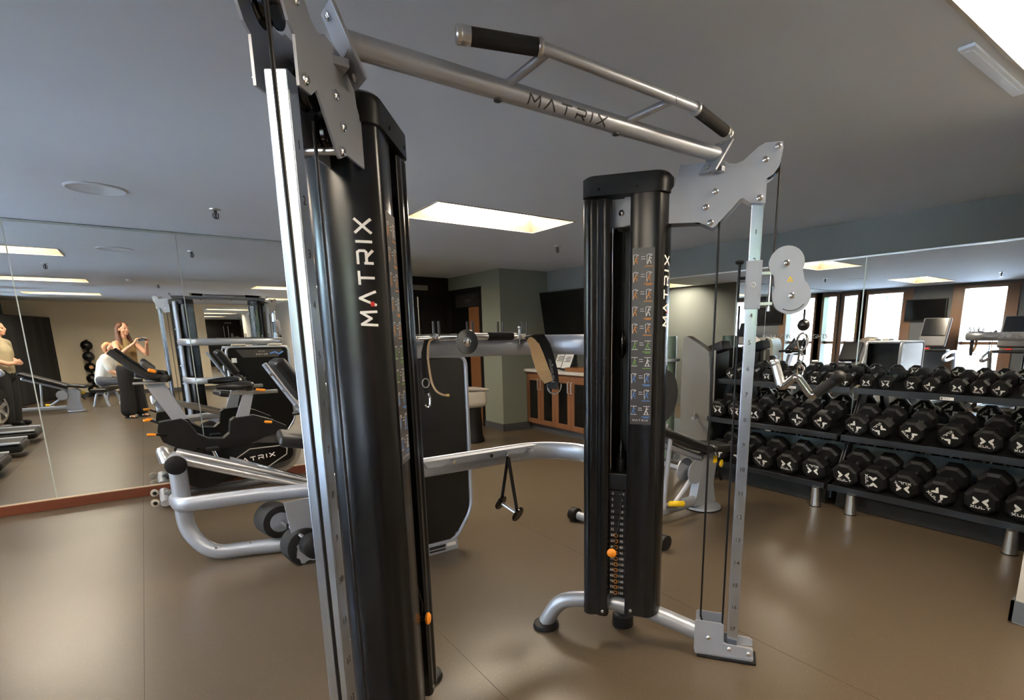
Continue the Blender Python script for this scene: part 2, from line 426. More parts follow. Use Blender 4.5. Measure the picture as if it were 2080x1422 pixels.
for i in range(3):
    b = B(); y0_, y1_, xt, xl = ys_[i] + .002, ys_[i + 1] - .002, XR - .006, XR - .012
    b.add([(xl, y0_, .45), (xl, y1_, .45), (xt, y1_, 2.155), (xt, y0_, 2.155), (XR - .001, y0_, .45), (XR - .001, y1_, .45), (XR - .001, y1_, 2.155), (XR - .001, y0_, 2.155)],
          [(0, 1, 2, 3), (4, 7, 6, 5), (0, 4, 5, 1), (1, 5, 6, 2), (2, 6, 7, 3), (3, 7, 4, 0)])
    obj('mirror_panel', b, MIRROR, wr, smooth=0)
for sy in ys_[1:3]: obj('mirror_joint', B().ab((XR - .0125, sy - .004, .45), (XR - .001, sy + .004, 2.155)), SEAM, wr, smooth=0)
obj('mirror_trim', B().ab((XR - .014, ys_[0], 2.155), (XR, ys_[3], 2.168)), STEEL, wr, smooth=0)
wbk = bpy.data.objects['wall_back']
for a_, c_ in ((1.55, 2.48), (2.48, 3.42)): obj('mirror_panel', B().ab((a_ + .002, YB + .001, .12), (c_ - .002, YB + .008, 2.42)), MIRROR, wbk, smooth=0)
# lettering on the right mirror
lt = B(); lt.text('RE-RACK YOUR WEIGHTS', .06, (XR - .0105, 3.02, 1.455), -Y, Z); lt.text('DO NOT DROP WEIGHTS', .06, (XR - .0105, 1.0, 1.455), -Y, Z)
obj('mirror_lettering', lt, GPRINT, wr, smooth=0, recalc=False)

# window wall: piers, lintel, sill, deep timber jambs
WINS = [(-4.4, -3.6), (-3.05, -2.25), (-1.35, -.55), (1.5, 2.3), (3.28, 4.07), (5.08, 5.90), (6.03, 6.43)]  # bays the right mirror misses are unseen, added for light and rail reflections
wb_ = B(); WT = XW - .28
edges = [YB - .2] + [e for w in WINS for e in w] + [YC + .15]
for i in range(0, len(edges), 2): wb_.ab((WT, edges[i], 0), (XW, edges[i + 1], HC))
for a, c in WINS:
    wb_.ab((WT, a, 0), (XW, c, .32)); wb_.ab((WT, a, 2.43), (XW, c, HC))
struct('wall_window', wb_, mat('dark_grey_wall', srgb(92, 95, 98), .8, spec=.25, var=.03))
for i, (a, c) in enumerate(WINS):
    f = B(); t = .055
    f.ab((WT - .01, a, .32), (XW + .02, a + t, 2.43)); f.ab((WT - .01, c - t, .32), (XW + .02, c, 2.43))
    f.ab((WT - .01, a + t, 2.43 - t), (XW + .02, c - t, 2.43)); f.ab((WT - .01, a + t, .32), (XW + .06, c - t, .32 + t))
    f.ab((WT + .05, a + t, 1.27), (XW - .12, c - t, 1.33))
    f.ab((XW, a - .14, .32), (XW + .022, a, 2.45)); f.ab((XW, c, .32), (XW + .022, min(c + .14, YC - .03), 2.45))
    wf = struct('window_%d' % (i + 1), f, WINWOOD)
    for z0, z1 in ((.375, 1.27), (1.33, 2.375)): obj('pane', B().ab((XW - .2, a + t, z0), (XW - .194, c - t, z1)), GLASS, wf, smooth=0)
    pl = bpy.data.lights.new('window_portal', 'AREA'); pl.shape = 'RECTANGLE'; pl.size = c - a; pl.size_y = 2.1; pl.cycles.is_portal = True
    po = bpy.data.objects.new('window_portal', pl); COL.objects.link(po); po.location = (XW - .3, (a + c) / 2, 1.37)
    po.rotation_euler = X.to_track_quat('-Z', 'Y').to_euler()

# doors at the far end
d1 = B(); d1.ab((2.7, 9.0, 0), (4.40, 9.05, HC))
dr1 = struct('door_1', d1, DARKWOOD)
for x0, x1 in ((2.78, 3.52), (3.56, 4.30)): obj('door_leaf', B().ab((x0, 8.975, .01), (x1, 9.0, 2.2), .004), BLACK, dr1)
for x0 in (3.60, 3.80): obj('door_handle', B().cyl((x0, 8.94, .95), (x0, 8.94, 2.15), .012, n=10).cyl((x0, 8.94, 1.1), (x0, 8.98, 1.1), .008, n=8).cyl((x0, 8.94, 2.0), (x0, 8.98, 2.0), .008, n=8), STEEL, dr1)
obj('door_closer', B().ab((3.66, 8.9, 2.26), (3.98, 8.975, 2.34), .01), GREYPL, dr1)
d2 = B(); d2.ab((4.40, 7.85, 0), (4.62, 7.93, 2.27)).ab((4.40, 8.94, 0), (4.62, 9.0, 2.27)).ab((4.40, 7.93, 2.2), (4.62, 8.94, 2.27))
dr2 = struct('door_2', d2, BLACK)
obj('transom_panel', B().ab((4.5, 7.93, 1.98), (4.54, 8.94, 2.2)), FOAM, dr2)
obj('door_leaf', B().ab((4.5, 7.93, .01), (4.54, 8.47, 1.97), .004), DOORWOOD, dr2, label='brown wooden door leaf')
obj('side_panel', B().ab((4.5, 8.48, .01), (4.54, 8.94, 1.97)), GLOSSB, dr2)
sg = B()
for yy in (8.68, 8.28): sg.lathe((4.4985, yy, 2.145), -X, [(.02, 0), (.02, .001)], 12)
sg.strip([(-.10, .0), (-.09, .03), (-.05, -.01), (0, .035), (.05, -.01), (.09, .03), (.13, 0)], .018, (4.499, 8.48, 2.07), -Y, Z, .001)
obj('transom_sign', sg, DGREY, dr2, smooth=0)

# recessed ceiling lights
place = {(0, 0): 'back left, above the seated man', (1, 0): 'back right, behind the camera', (0, 1): 'beside the windows, level with the woman',
         (1, 1): 'cropped at the top right corner of the photo', (0, 2): 'beside the windows, near the left mirror', (1, 2): 'in the middle, behind the cable towers', (2, 3): 'in the far passage, hidden by the near tower'}
def lamp(i, j):
    (x0, x1), (y0, y1) = LX[i], LY[j]; h = .10; c = ((x0 + x1) / 2, (y0 + y1) / 2, HC)
    t = thing('ceiling_light', 'glowing recessed ceiling light ' + place[(i, j)], 'ceiling light', c, 'recessed ceiling lights')
    s = B(); e = .1; z1 = HC + h
    o_ = [(x0, y0, HC), (x1, y0, HC), (x1, y1, HC), (x0, y1, HC)]; q = [(x0 + e, y0 + e, z1), (x1 - e, y0 + e, z1), (x1 - e, y1 - e, z1), (x0 + e, y1 - e, z1)]
    s.add(o_ + q, [(k, (k + 1) % 4, 4 + (k + 1) % 4, 4 + k) for k in range(4)])
    obj('reflector', s, REFL, t, smooth=0, recalc=False)
    obj('lamp_panel', B().ab((x0 + e, y0 + e, z1), (x1 - e, y1 - e, z1 + .01)), LAMPM, t, smooth=0)
    f = B(); w = .014
    f.ab((x0 - w, y0 - w, HC - .006), (x1 + w, y0, HC)).ab((x0 - w, y1, HC - .006), (x1 + w, y1 + w, HC)).ab((x0 - w, y0, HC - .006), (x0, y1, HC)).ab((x1, y0, HC - .006), (x1 + w, y1, HC))
    obj('frame', f, PALEPL, t, smooth=0)
for i in range(2):
    for j in range(3): lamp(i, j)
lamp(2, 3)
tag(obj('ceiling_vent', B().ab((2.45, .81, HC - .012), (3.1, .862, HC), .003).ab((2.48, .825, HC - .014), (3.07, .847, HC - .012)), mat('pale_blue_vent', srgb(222, 234, 250), .4)), 'pale linear air vent beside the light at the top right corner', 'vent')
def disc_thing(name, p, r, label, cat, m=CEIL):
    b = B().lathe((p[0], p[1], HC), -Z, [(r, 0), (r, .004), (r * .93, .009), (r * .9, .006), (.01, .006)], 40)
    return tag(obj(name, b, m), label, cat)
spk_m = mat('speaker_grille', srgb(196, 201, 206), .6, bump=.4, bscale=400)
disc_thing('ceiling_speaker', (-.12, 4.93), .17, 'round grey speaker flush in the ceiling above the left mirror', 'speaker', spk_m)
disc_thing('ceiling_speaker', (-.75, -.7), .17, 'round grey speaker flush in the ceiling over the woman', 'speaker', spk_m)
for p, l in (((-.05, 1.1), 'white smoke detector on the ceiling near the camera'),):
    tag(obj('smoke_detector', B().lathe((*p, HC), -Z, [(.055, 0), (.055, .02), (.04, .04), (.01, .042)], 24), WHITE), l, 'smoke detector')
def sprinkler(p, l):
    t = thing('sprinkler', l, 'sprinkler', (*p, HC))
    obj('plate', B().lathe((*p, HC), -Z, [(.04, 0), (.038, .006), (.015, .012)], 20), STEEL, t)
    b = B().cyl((*p, HC - .01), (*p, HC - .035), .012, n=10).tube(fillet([(p[0] - .018, p[1], HC - .03), (p[0] - .018, p[1], HC - .06), (p[0], p[1], HC - .075), (p[0] + .018, p[1], HC - .06), (p[0] + .018, p[1], HC - .03)], .01, 3), .004, 6)
    b.cyl((*p, HC - .035), (*p, HC - .072), .007, n=8)
    obj('head', b, DGREY, t); obj('deflector', B().lathe((*p, HC - .075), -Z, [(.022, 0), (.022, .003)], 14), STEEL, t)
sprinkler((.58, 5.19), 'chrome ceiling sprinkler by the left mirror'); sprinkler((3.9, 5.15), 'chrome ceiling sprinkler beyond the middle light')
sprinkler((.35, .3), 'chrome ceiling sprinkler above the woman'); sprinkler((-.9, 3.0), 'chrome ceiling sprinkler by the windows')
tag(obj('wall_speaker', B().lathe((XR, .80, 2.33), -X, [(.10, 0), (.1, .01), (.085, .02), (.07, .012), (.01, .012)], 28), DGREY), 'round dark speaker on the wall above the right mirror', 'speaker')

# televisions
def tv(name, label, c, n, w, h, tilt, mount):
    q = Matrix.Rotation(0, 3, 'X'); n = V(n); u = V((-n.y, n.x, 0)).normalized(); up = (Z * math.cos(tilt) + n * -math.sin(tilt)).normalized() if False else (Z * math.cos(tilt) + n * math.sin(tilt)).normalized()
    nn = u.cross(up).normalized(); nn = nn if nn.dot(n) > 0 else -nn
    rot = Matrix((u, nn, up)).transposed()
    t = thing(name, label, 'television', c)
    obj('casing', B().box(V(c) - nn * .02, (w, .045, h), rot, .006), BLACK, t)
    obj('screen', B().box(V(c) + nn * .004, (w - .03, .004, h - .03), rot), SCREEN, t, smooth=0)
    obj('wall_mount', B().ab(V(mount) - V((.02, .12, .12)), V(mount) + V((.02, .12, .12))).cyl(mount, V(c) - nn * .04, .03, n=10), BLACK, t)
tv('television', 'large black television tilted out from the wall above the wooden cabinet', (5.17, 6.66, 1.82), (-1, 0, 0), 1.17, .67, R(9), (5.26, 6.66, 1.82))
tv('television', 'black television between the windows, seen in the right mirror', (XW + .07, 4.66, 1.99), (1, 0, 0), .76, .44, 0, (XW + .02, 4.66, 1.99))

# ------------------------------------------------------------------ functional trainer (two towers, crossbar, rear frame)
tr = thing('functional_trainer', 'large silver and black two-tower cable machine in the foreground', 'cable machine', (1.17, 1.9, 0))
def frame(x, y, a, side):
    a = R(a)
    s = V((side * math.sin(a), -math.cos(a), 0)); t = V((side * math.cos(a), math.sin(a), 0))
    M = Matrix((s, t, Z)).transposed().to_4x4(); M.translation = V((x, y, 0)); return M
TR = frame(1.50, 2.11, 35.2, 1); TN = frame(.822, 2.08, 36.04, -1)
def arc(cx, cy, r, a0, a1, n=8): return [(cx + r * math.cos(R(a0 + (a1 - a0) * k / n)), cy + r * math.sin(R(a0 + (a1 - a0) * k / n))) for k in range(n + 1)]
def shell(out, th=.004):
    "closed thin outline from an open polyline (s,t)"
    k = len(out); inn = []
    for i in range(k):
        a, b = V((*out[max(0, i - 1)], 0)), V((*out[min(k - 1, i + 1)], 0)); d = (b - a).normalized()
        inn.append((out[i][0] - d.y * th, out[i][1] + d.x * th))
    return out + inn[::-1]
def face_s(t): return .585 - .030 * (abs(t) / .0945) ** 2.6
FRONT = [(.43, -.060), (.430, -.098), (.440, -.102), (.455, -.100), (.470, -.103), (.520, -.104), (.536, -.1035), (.547, -.101)] + [(face_s(-.0945 + .189 * k / 20), -.0945 + .189 * k / 20) for k in range(21)] + [(.547, .101), (.50, .104), (.45, .104)]
REAR = [(.346, -.060), (.346, -.096), (.335, -.103), (.310, -.104), (.300, -.098), (.285, -.098), (.275, -.104), (.262, -.104)] + arc(.262, -.066, .038, -90, -180, 7) + [(.220, -.02), (.219, .02)] + arc(.262, .066, .038, 180, 90, 7) + [(.30, .104), (.33, .104)]
PLATE = [(.395, 1.95), (.565, 1.946), (.70, 1.942), (.755, 1.918), (.765, 1.922), (.855, 2.018), (.866, 2.022), (.896, 2.0), (.952, 1.996), (.952, 2.087), (.975, 2.10), (.995, 2.13), (1.004, 2.19), (1.001, 2.212), (.94, 2.214), (.915, 2.203), (.885, 2.178), (.862, 2.158), (.834, 2.149), (.808, 2.153), (.79, 2.165), (.62, 2.165), (.60, 2.09), (.578, 2.065), (.395, 2.067)]
BOLTS = [(.761, 2.053), (.727, 1.997), (.747, 1.937), (.929, 2.016), (.942, 2.153), (.985, 2.197)]
def tower(M, side, near):
    dt = -.022 if near else 0.0; MH = M @ Matrix.Translation((0, dt, 0)); WH = lambda s, t, z: MH @ V((s, t, z))
    W = lambda s, t, z: M @ V((s, t, z))
    sv, tv_ = (M.to_3x3() @ X), (M.to_3x3() @ Y)
    out = -tv_                                                # slot side normal
    right = sv if side > 0 else -sv                           # reading direction on the slot side
    for nm, ol in (('front_shroud', FRONT), ('rear_shroud', REAR)):
        flip = ol if nm == 'front_shroud' else ol[::-1]
        b = B(M); poly = shell(flip)
        b.prism(poly, (0, 0, .19 if nm == 'front_shroud' else .165), X, Y, 1.885)
        obj(nm, b, SHROUD, tr, smooth=35)
    # ribs pressed into the shells
    obj('back_cover', B(M).ab((.30, .098, .2), (.49, .104, 2.06)), BLACK, tr)
    for s_, z_ in ((.325, .19), (.46, .215)): obj('screw', B(M).lathe((s_, -.104, z_), -Y, [(.008, 0), (.008, .003), (.004, .005)], 10), STEEL, tr)
    # moulded cap
    cap = [(.222, -.06)] + arc(.268, -.062, .048, 180, 270, 6) + arc(.535, -.062, .050, -90, 0, 6) + [(.592, 0)] + arc(.535, .062, .05, 0, 90, 6) + arc(.268, .062, .048, 90, 180, 6)
    b = B(M); b.prism(cap, (0, 0, 2.062), X, Y, .07)
    c2 = [(.40 + (p[0] - .40) * .93, p[1] * .9) for p in cap]
    vs = [(*p, 2.132) for p in cap] + [(*p, 2.142) for p in c2]; k = len(cap)
    b.add(vs, [(i, (i + 1) % k, k + (i + 1) % k, k + i) for i in range(k)] + [tuple(range(k, 2 * k))])
    obj('shroud_cap', b, BLACK, tr, smooth=30)
    for s_ in (.30, .46): obj('screw', B(M).lathe((s_, -.113, 2.085), -Y, [(.006, 0), (.006, .003)], 8), GLOSSB, tr)
    # frame seen through the slot, guide rods, weight stack
    obj('stack_bracket', B(M).ab((.33, -.02, 1.95), (.43, .02, 2.07)), SILVER2, tr)
    obj('bolt', B(M).lathe((.378, -.02, 2.005), -Y, [(.013, 0), (.013, .005), (.006, .009)], 12), CHROME, tr)
    for s_ in (.335, .425): obj('guide_rod', B(M).cyl((s_, -.005, .22), (s_, -.005, 2.05), .009, n=10), CHROME, tr)
    for k in range(18):
        z = .262 + k * .0292
        pl = obj('weight_plate', B(M).ab((.275, -.062, z), (.505, .06, z + .0268), .002), BLACK, tr)
        lb = str(170 - 10 * (k + 1) if k < 16 else 5)
        if k < 11:
            rb = B(); rb.tube([W(.379, -.0635, z + .0134) + sv * .0085 * math.cos(2 * PI * q / 12) + Z * .0085 * math.sin(2 * PI * q / 12) for q in range(12)], .0018, 5, closed=True)
            obj('ring', rb, ORP, pl, smooth=0)
        nb = B(); nb.text(str(80 - 5 * k), .017, W(.360, -.0626, z + .0134), right, Z, .0006); nb.text(str(160 - 10 * k), .017, W(.404, -.0626, z + .0134), right, Z, .0006)
        obj('number', nb, WHITE, pl, smooth=0, recalc=False)
    obj('top_weight', B(M).ab((.275, -.066, .79), (.505, .064, .87), .006).cyl((.385, 0, .87), (.385, 0, .93), .02, n=12), BLACK, tr)
    pin = obj('selector_pin', B(M).lathe((.369, -.062, .498), -Y, [(.008, 0), (.008, .04), (.012, .042)], 12), BLACK, tr)
    obj('pin_knob', B(M).lathe((.369, -.104, .498), -Y, [(.012, 0), (.021, .004), (.022, .010), (.016, .016), (.004, .018)], 20), ORANGE, tr, label='orange selector knob')
    obj('pin_lanyard', B(M).tube([(.369, -.09, .50), (.385, -.10, .56), (.40, -.085, .66), (.405, -.07, .80)], .003, 6), BLACK, tr)
    obj('stack_cable', B(M).tube([(.385, 0, .92), (.385, 0, 2.0)], .0045, 8), BLACK, tr)
    for z in (.955, 1.454): obj('cable_swivel', B(M).lathe((.385, -.0, z), Z, [(.006, -.06), (.016, -.035), (.019, 0), (.014, .03), (.006, .06)], 14), GLOSSB, tr)
    # printed exercise placard
    p0 = B(M).ab((.4425, -.1052, 1.11), (.5345, -.1030, 1.848))
    pc = obj('exercise_placard', p0, PLAC, tr, smooth=0)
    wb2, ob, gb, bb = B(), B(), B(), B()
    cx = (.4425 + .5345) / 2
    for k in range(10):
        zc = 1.80 - k * .0700; colr = ob if k < 5 else (gb if k < 7 else bb)
        O = W(cx, -.1052, zc)
        for x0 in (-.030, .026):
            if k in (5, 6, 9): bx = [(-.014, .02), (.014, .02)]; bx2 = [(-.013, -.016), (.013, -.016)]
            else: bx = [(-.010, -.02), (-.012, .018), (-.004, .022), (.008, .020)]; bx2 = [(.004, .014), (.010, .020)]
            for q in (bx, bx2): wb2.strip([(a + x0, c) for a, c in q], .0022, O, right, Z, .0005)
            fig = [[(0, .012), (-.002, .002), (.003, -.006), (.006, -.016)], [(-.002, .002), (-.006, -.008), (-.009, -.016)], [(0, .008), (.008, .004 + .004 * (k % 2))]]
            for q in fig: (colr if (x0 < 0 or k % 3) else wb2).strip([(a + x0, c) for a, c in q], .0034, O, right, Z, .0005)
            wb2.strip([(x0 - .001, .0155), (x0 + .0025, .0155)], .0035, O, right, Z, .0005)
        wb2.strip([(-.010, .012), (.006, .012)], .0022, O, right, Z, .0005); wb2.strip([(-.010, .003), (.008, .003)], .0022, O, right, Z, .0005)
        colr.strip([(.004, -.026), (.040, -.026)], .0035, O, right, Z, .0005)
        if k % 2: colr.strip([(.012, -.031), (.036, -.031)], .003, O, right, Z, .0005)
    wb2.word('MATRIX', .008, W(cx, -.1052, 1.128), right, Z, wd=1.1, gap=.5, lift=.0005)
    for nm, q, m in (('white_pictograms', wb2, WHITE), ('orange_pictograms', ob, ORP), ('green_pictograms', gb, GRP), ('blue_pictograms', bb, BLP)):
        obj(nm, q, m, pc, smooth=0, recalc=False)['kind'] = 'stuff'
    # vertical lettering on the end face
    zc = 1.675; H = .042
    def fn(a, b, k=1.0):
        # a runs up the tower, b across it (letters lie on their side, reading upwards)
        tt = (-b if side > 0 else b) - .052
        return W(face_s(tt) + .0018, tt - .0006, zc + a)
    L = B(); L.word('MATRIX', H, (0, 0, 0), X, Y, wd=.90, gap=.42, st=.17, fn=fn)
    obj('lettering', L, WHITE, tr, smooth=0, recalc=False)
    rdm = B(); rdm.strip([(-.0845, -.016), (-.0845, -.006)], .013, (0, 0, 0), X, Y, fn=lambda a, b: fn(a, b) + sv * .0004)
    obj('lettering_accent', rdm, REDP, tr, smooth=0, recalc=False)
    # head plates, bolts, spacers, pulleys
    for t in (-.046, .040): obj('head_plate', B(MH).prism([(s_, z_) for s_, z_ in PLATE], (0, t + .006, 0), X, Z, .006), SILVER2, tr, smooth=0)
    for s_, z_ in BOLTS:
        for q_ in (-1, 1): obj('bolt', B(MH).lathe((s_, q_ * .046, z_), Y * q_, [(.012, 0), (.012, .006), (.007, .010)], 12), CHROME, tr)
        if z_ < 1.95 or z_ > 2.1: obj('spacer', B(MH).cyl((s_, -.04, z_), (s_, .04, z_), .009, n=10), STEEL, tr)
    for s_, z_, r_ in ((.80, 2.05, .045), (.955, 2.14, .045), (.70, 1.99, .045)):
        obj('pulley', B(MH).lathe((s_, -.014, z_), Y, [(r_, 0), (r_, .004), (r_ - .008, .010), (r_ - .008, .018), (r_, .024), (r_, .028)], 24), GLOSSB, tr)
    # rail with numbered positions
    obj('rail', B(MH).ab((.900, -.022, .055), (.948, .026, 2.03), .004), RAILCH, tr, label='chrome height rail with numbered positions')
    nb = B(); hb = B()
    for k in range(1, 18):
        z = .152 + (17 - k) * .1089
        if z > 1.97: continue
        nb.text(str(k), .026, WH(.924, -.022, z), right, Z, .0006)
        hb.lathe(WH(.948, .002, z + .02), sv, [(.006, .0002), (.006, .0008)], 10)
    obj('position_numbers', nb, BPRINT, tr, smooth=0, recalc=False)
    # rear upright, base tube, feet
    obj('upright', B(M).tube([(.38, .150 + dt * .8, .03), (.38, .150 + dt * .8, 2.10)], [(.042, .030)] * 2, 16, flat=(0, 1, 0)), SILVER, tr)
    obj('upright_plate', B(M).ab((.345, .038, 1.95), (.415, .13, 2.06)), SILVER2, tr)
    for z in (.45, .75, 1.05, 1.35, 1.65): [obj('bolt', B(M).lathe(p_, d_, [(.010, 0), (.010, .005), (.005, .008)], 10), CHROME, tr) for p_, d_ in (((.423, .150, z), X), ((.38, .180, z), Y))]
    obj('rubber_foot', B(M).lathe((.38, .135, 0), Z, [(.054, 0), (.056, .012), (.054, .058), (.046, .066)], 24), RUBBER, tr)
    obj('rubber_foot', B(M).lathe((.0, 0, 0), Z, [(.066, 0), (.068, .008), (.064, .024), (.05, .03)], 24), RUBBER, tr)
    obj('base_tube', B(M).tube(fillet([(.0, 0, .028), (.075, 0, .165), (.25, 0, .195), (.50, 0, .185), (.77, 0, .10)], .12, 6), .040, 18), SILVER, tr)
    obj('base_strut', B(M).tube([(.38, 0, .19), (.38, .14, .19)], .03, 14), SILVER, tr)
    BP = [(.755, .182), (.765, .188), (.875, .186), (.884, .178), (.888, .092), (.898, .088), (1.005, .080), (1.018, .070), (1.020, .040), (.775, .024), (.755, .040)]
    for t in (-.052, .046): obj('base_plate', B(M).prism(BP, (0, t + .006, 0), X, Z, .006), SILVER2, tr, smooth=0)
    obj('base_shoe', B(M).ab((.758, -.05, .012), (1.022, .05, .036), .008), SILVER, tr)
    obj('base_rubber', B(M).ab((.77, -.054, 0), (1.035, .054, .013), .004), RUBBER, tr)
    for p_ in ((.82, -.052, .108), (.915, -.052, .066), (1.0, -.052, .056)): obj('bolt', B(M).lathe(p_, -Y, [(.011, 0), (.011, .005), (.006, .009)], 12), CHROME, tr)
    # cables
    zc_ = 1.69 if not near else .20
    obj('cable', B(MH).tube([(1.0, -.018 if near else .0, 2.13), (.985 if near else .997, -.018 if near else .0, zc_ + .10)], .0047, 8), BLACK, tr)
    obj('cable', B(MH).tube([(.878, .0, .10), (.876, .0, zc_ - .08)], .0047, 8), BLACK, tr)
    obj('cable', B(MH).tube([(.778, .0, .18), (.780, .0, 1.99)], .0047, 8), BLACK, tr)
    obj('cable', B(MH).tube(fillet([(.778, 0, .19), (.80, 0, .10), (.85, 0, .08), (.878, 0, .11)], .04), .0047, 8), BLACK, tr)
    # carriage
    z = zc_
    ca = obj('carriage', B(MH).ab((.894, -.030, z - .095), (.956, -.024, z + .095), .002).ab((.894, .030, z - .095), (.956, .036, z + .095), .002).ab((.894, -.03, z - .095), (.899, .036, z + .095)).ab((.951, -.03, z - .095), (.956, .036, z + .095)), SILVER2, tr)
    nb.__init__; em = B(); em.tube([WH(.925, -.0305, z) + sv * .009 * math.cos(2 * PI * q / 16) + Z * .009 * math.sin(2 * PI * q / 16) for q in range(16)], .0014, 5, closed=True).text('n', .013, WH(.925, -.030, z), right, Z)
    obj('emblem', em, WHITE, ca, smooth=0)
    obj('pop_pin', B(MH).cyl((.895, 0, z + .03), (.862, 0, z + .03), .006, n=10).cyl((.868, 0, z + .09), (.868, 0, z - .06), .006, n=10).lathe((.868, 0, z + .085), Z, [(.012, 0), (.018, .006), (.018, .014), (.008, .018)], 14), BLACK, ca)
    br = B(MH)
    for dz in (-.075, .045): br.ab((.953, -.018, z + dz - .006), (1.002, .022, z + dz + .006))
    br.cyl((.992, 0, z - .10), (.992, 0, z + .07), .007, n=10).lathe((.992, 0, z - .105), Z, [(.011, 0), (.011, .02)], 10).lathe((.992, 0, z + .055), Z, [(.013, 0), (.013, .025)], 10)
    obj('swivel_bracket', br, STEEL, ca)
    # figure-of-eight pulley housing
    c1, r1, c2_, r2 = (1.046, z + .080), .066, (1.072, z - .046), .072
    dirv = math.degrees(math.atan2(c2_[1] - c1[1], c2_[0] - c1[0]))
    out8 = arc(*c1, r1, dirv + 55, dirv + 305, 20) + arc(*c2_, r2, dirv - 180 + 50 , dirv + 180 - 50, 22)
    for t in (-.024, .016): obj('pulley_housing', B(MH).prism(out8, (0, t + .008, 0), X, Z, .008), SILVER2, ca, smooth=30)
    for c_, r_ in ((c1, r1), (c2_, r2)):
        obj('pulley', B(MH).lathe((c_[0], -.014, c_[1]), Y, [(r_ - .004, 0), (r_ - .004, .005), (r_ - .014, .012), (r_ - .014, .016), (r_ - .004, .023), (r_ - .004, .028)], 28), RUBBER, ca)
        obj('bolt', B(MH).lathe((c_[0], -.024, c_[1]), -Y, [(.012, 0), (.012, .005), (.007, .008)], 12), CHROME, ca)
    ws = B(); mid = ((c1[0] + c2_[0]) / 2 + .004, (c1[1] + c2_[1]) / 2)
    ws.strip([(-.009, -.007), (.009, -.007), (0, .009), (-.009, -.007)], .004, WH(mid[0], -.024, mid[1]), right, Z, .0006)
    obj('warning_triangle', ws, YELLOW, ca, smooth=0, recalc=False)
    ws2 = B(); ws2.strip(arc(0, 0, r2 * .82, -120, -35, 10) if side > 0 else [(-p[0], p[1]) for p in arc(0, 0, r2 * .82, -120, -35, 10)], .004, WH(c2_[0], -.024, c2_[1]), right, Z, .0006)
    obj('housing_groove', ws2, DGREY, ca, smooth=0, recalc=False)
    obj('handle_cable', B(MH).tube([(1.128, 0, z - .10), (1.128, 0, z - .155)] if not near else [(1.14, 0, z - .05), (1.16, 0, z - .06)], .0045, 8), BLACK, ca)
    obj('ball_stopper', B(MH).sphere((1.128, 0, z - .162) if not near else (1.18, 0, z - .06), .024), BALLW, ca)
tower(TR, 1, False); tower(TN, -1, True)
# crossbar between the towers
CBY, CBZ = 1.465, 2.19
for s_ in (0,):
    x0, x1 = .475, 1.90
    obj('crossbar', B().cyl((x0, CBY, CBZ), (x1, CBY, CBZ), .028, n=28), SILVER, tr)
for M, sd, xe in ((TN, -1, x0), (TR, 1, x1)):
    sgn = -sd
    FR = Matrix.Rotation(R(24 if sd < 0 else 38) * sd, 3, 'Y'); obj('crossbar_flange', B().box((xe, CBY, CBZ - .008), (.010, .085, .165), FR, .004), SILVER2, tr)
    for dz in (-.055, .055):
        for q_ in (-1, 1): obj('bolt', B().lathe(V((xe, CBY, CBZ - .008)) + FR @ V((q_ * sgn * .005, 0, dz * 1.15)), FR @ (X * q_ * sgn), [(.011, 0), (.011, .006), (.006, .009)], 10), CHROME, tr)
    # angle plate that carries the flange on the head plates
    w0, w1 = M @ V((.62, -.046, 2.15)), M @ V((.80, -.046, 2.15))
    obj('crossbar_bracket', B(M).ab((.63, -.046, 2.118), (.79, .046, 2.124)), SILVER2, tr)
    obj('flange_web', B().box((xe + sd * .03, CBY, CBZ - .055), (.06, .06, .02), bev=.003), SILVER2, tr)
def bar_fn(a, b):
    al = -R(28) + b / .028
    return V((1.175 + a - .03, CBY - math.cos(al) * .0290, CBZ + math.sin(al) * .0290))
cw = B(); cw.word('MATRIX', .030, (0, 0, 0), X, Y, wd=1.35, gap=.62, st=.16, fn=bar_fn)
obj('lettering', cw, BPRINT, tr, smooth=0, recalc=False)
# pull-up bar
PL = [V((.742, 1.388, 2.252)), V((.954, 1.312, 2.25)), V((1.592, 1.327, 2.25)), V((1.86, 1.385, 2.236))]
obj('pull_up_bar', B().tube(fillet(PL, .02, 3), .0155, 18), SILVER, tr)
for a, c in ((PL[1], PL[0]), (PL[2], PL[3])):
    d = (c - a).normalized()
    obj('foam_grip', B().cyl(a + d * .014, c - d * .028, .0215, n=22), FOAM, tr)
    obj('grip_collar', B().lathe(a + d * .004, d, [(.022, 0), (.0235, .003), (.0235, .010), (.022, .013)], 22), STEEL, tr)
    obj('grip_end', B().lathe(c - d * .030, d, [(.0222, 0), (.0228, .004), (.0228, .022), (.0215, .024), (.0225, .027), (.0225, .034), (.019, .038)], 24), STEEL, tr)
for xa_, xb_ in ((.975, .925), (1.49, 1.395)):
    obj('strut', B().cyl((xa_ , 1.315, 2.25), (xb_ + .0, CBY - .01, CBZ + .012), .0125, n=14), SILVER, tr)
for x_ in (.90, 1.36): obj('bolt', B().lathe((x_, CBY, CBZ - .027), -Z, [(.012, 0), (.012, .006), (.006, .009)], 10), DGREY, tr)
# rear frame tubes joining the uprights
uR, uN = TR @ V((.38, .150, 0)), TN @ V((.38, .150, 0))
for zt, rr, nm in ((1.445, (.030, .056), 'upper_rear_tube'), (.83, (.030, .052), 'lower_rear_tube')):
    pts = fillet([uN + Z * zt, (uN.x + .01, 2.30, zt), (uN.x + .12, 2.59, zt), (1.79, 2.59, zt), (1.965, 2.36, zt), uR + Z * zt], .16, 8)
    obj(nm, B().tube(pts, [rr] * len(pts), 18, flat=(0, 0, 1)), SILVER, tr)
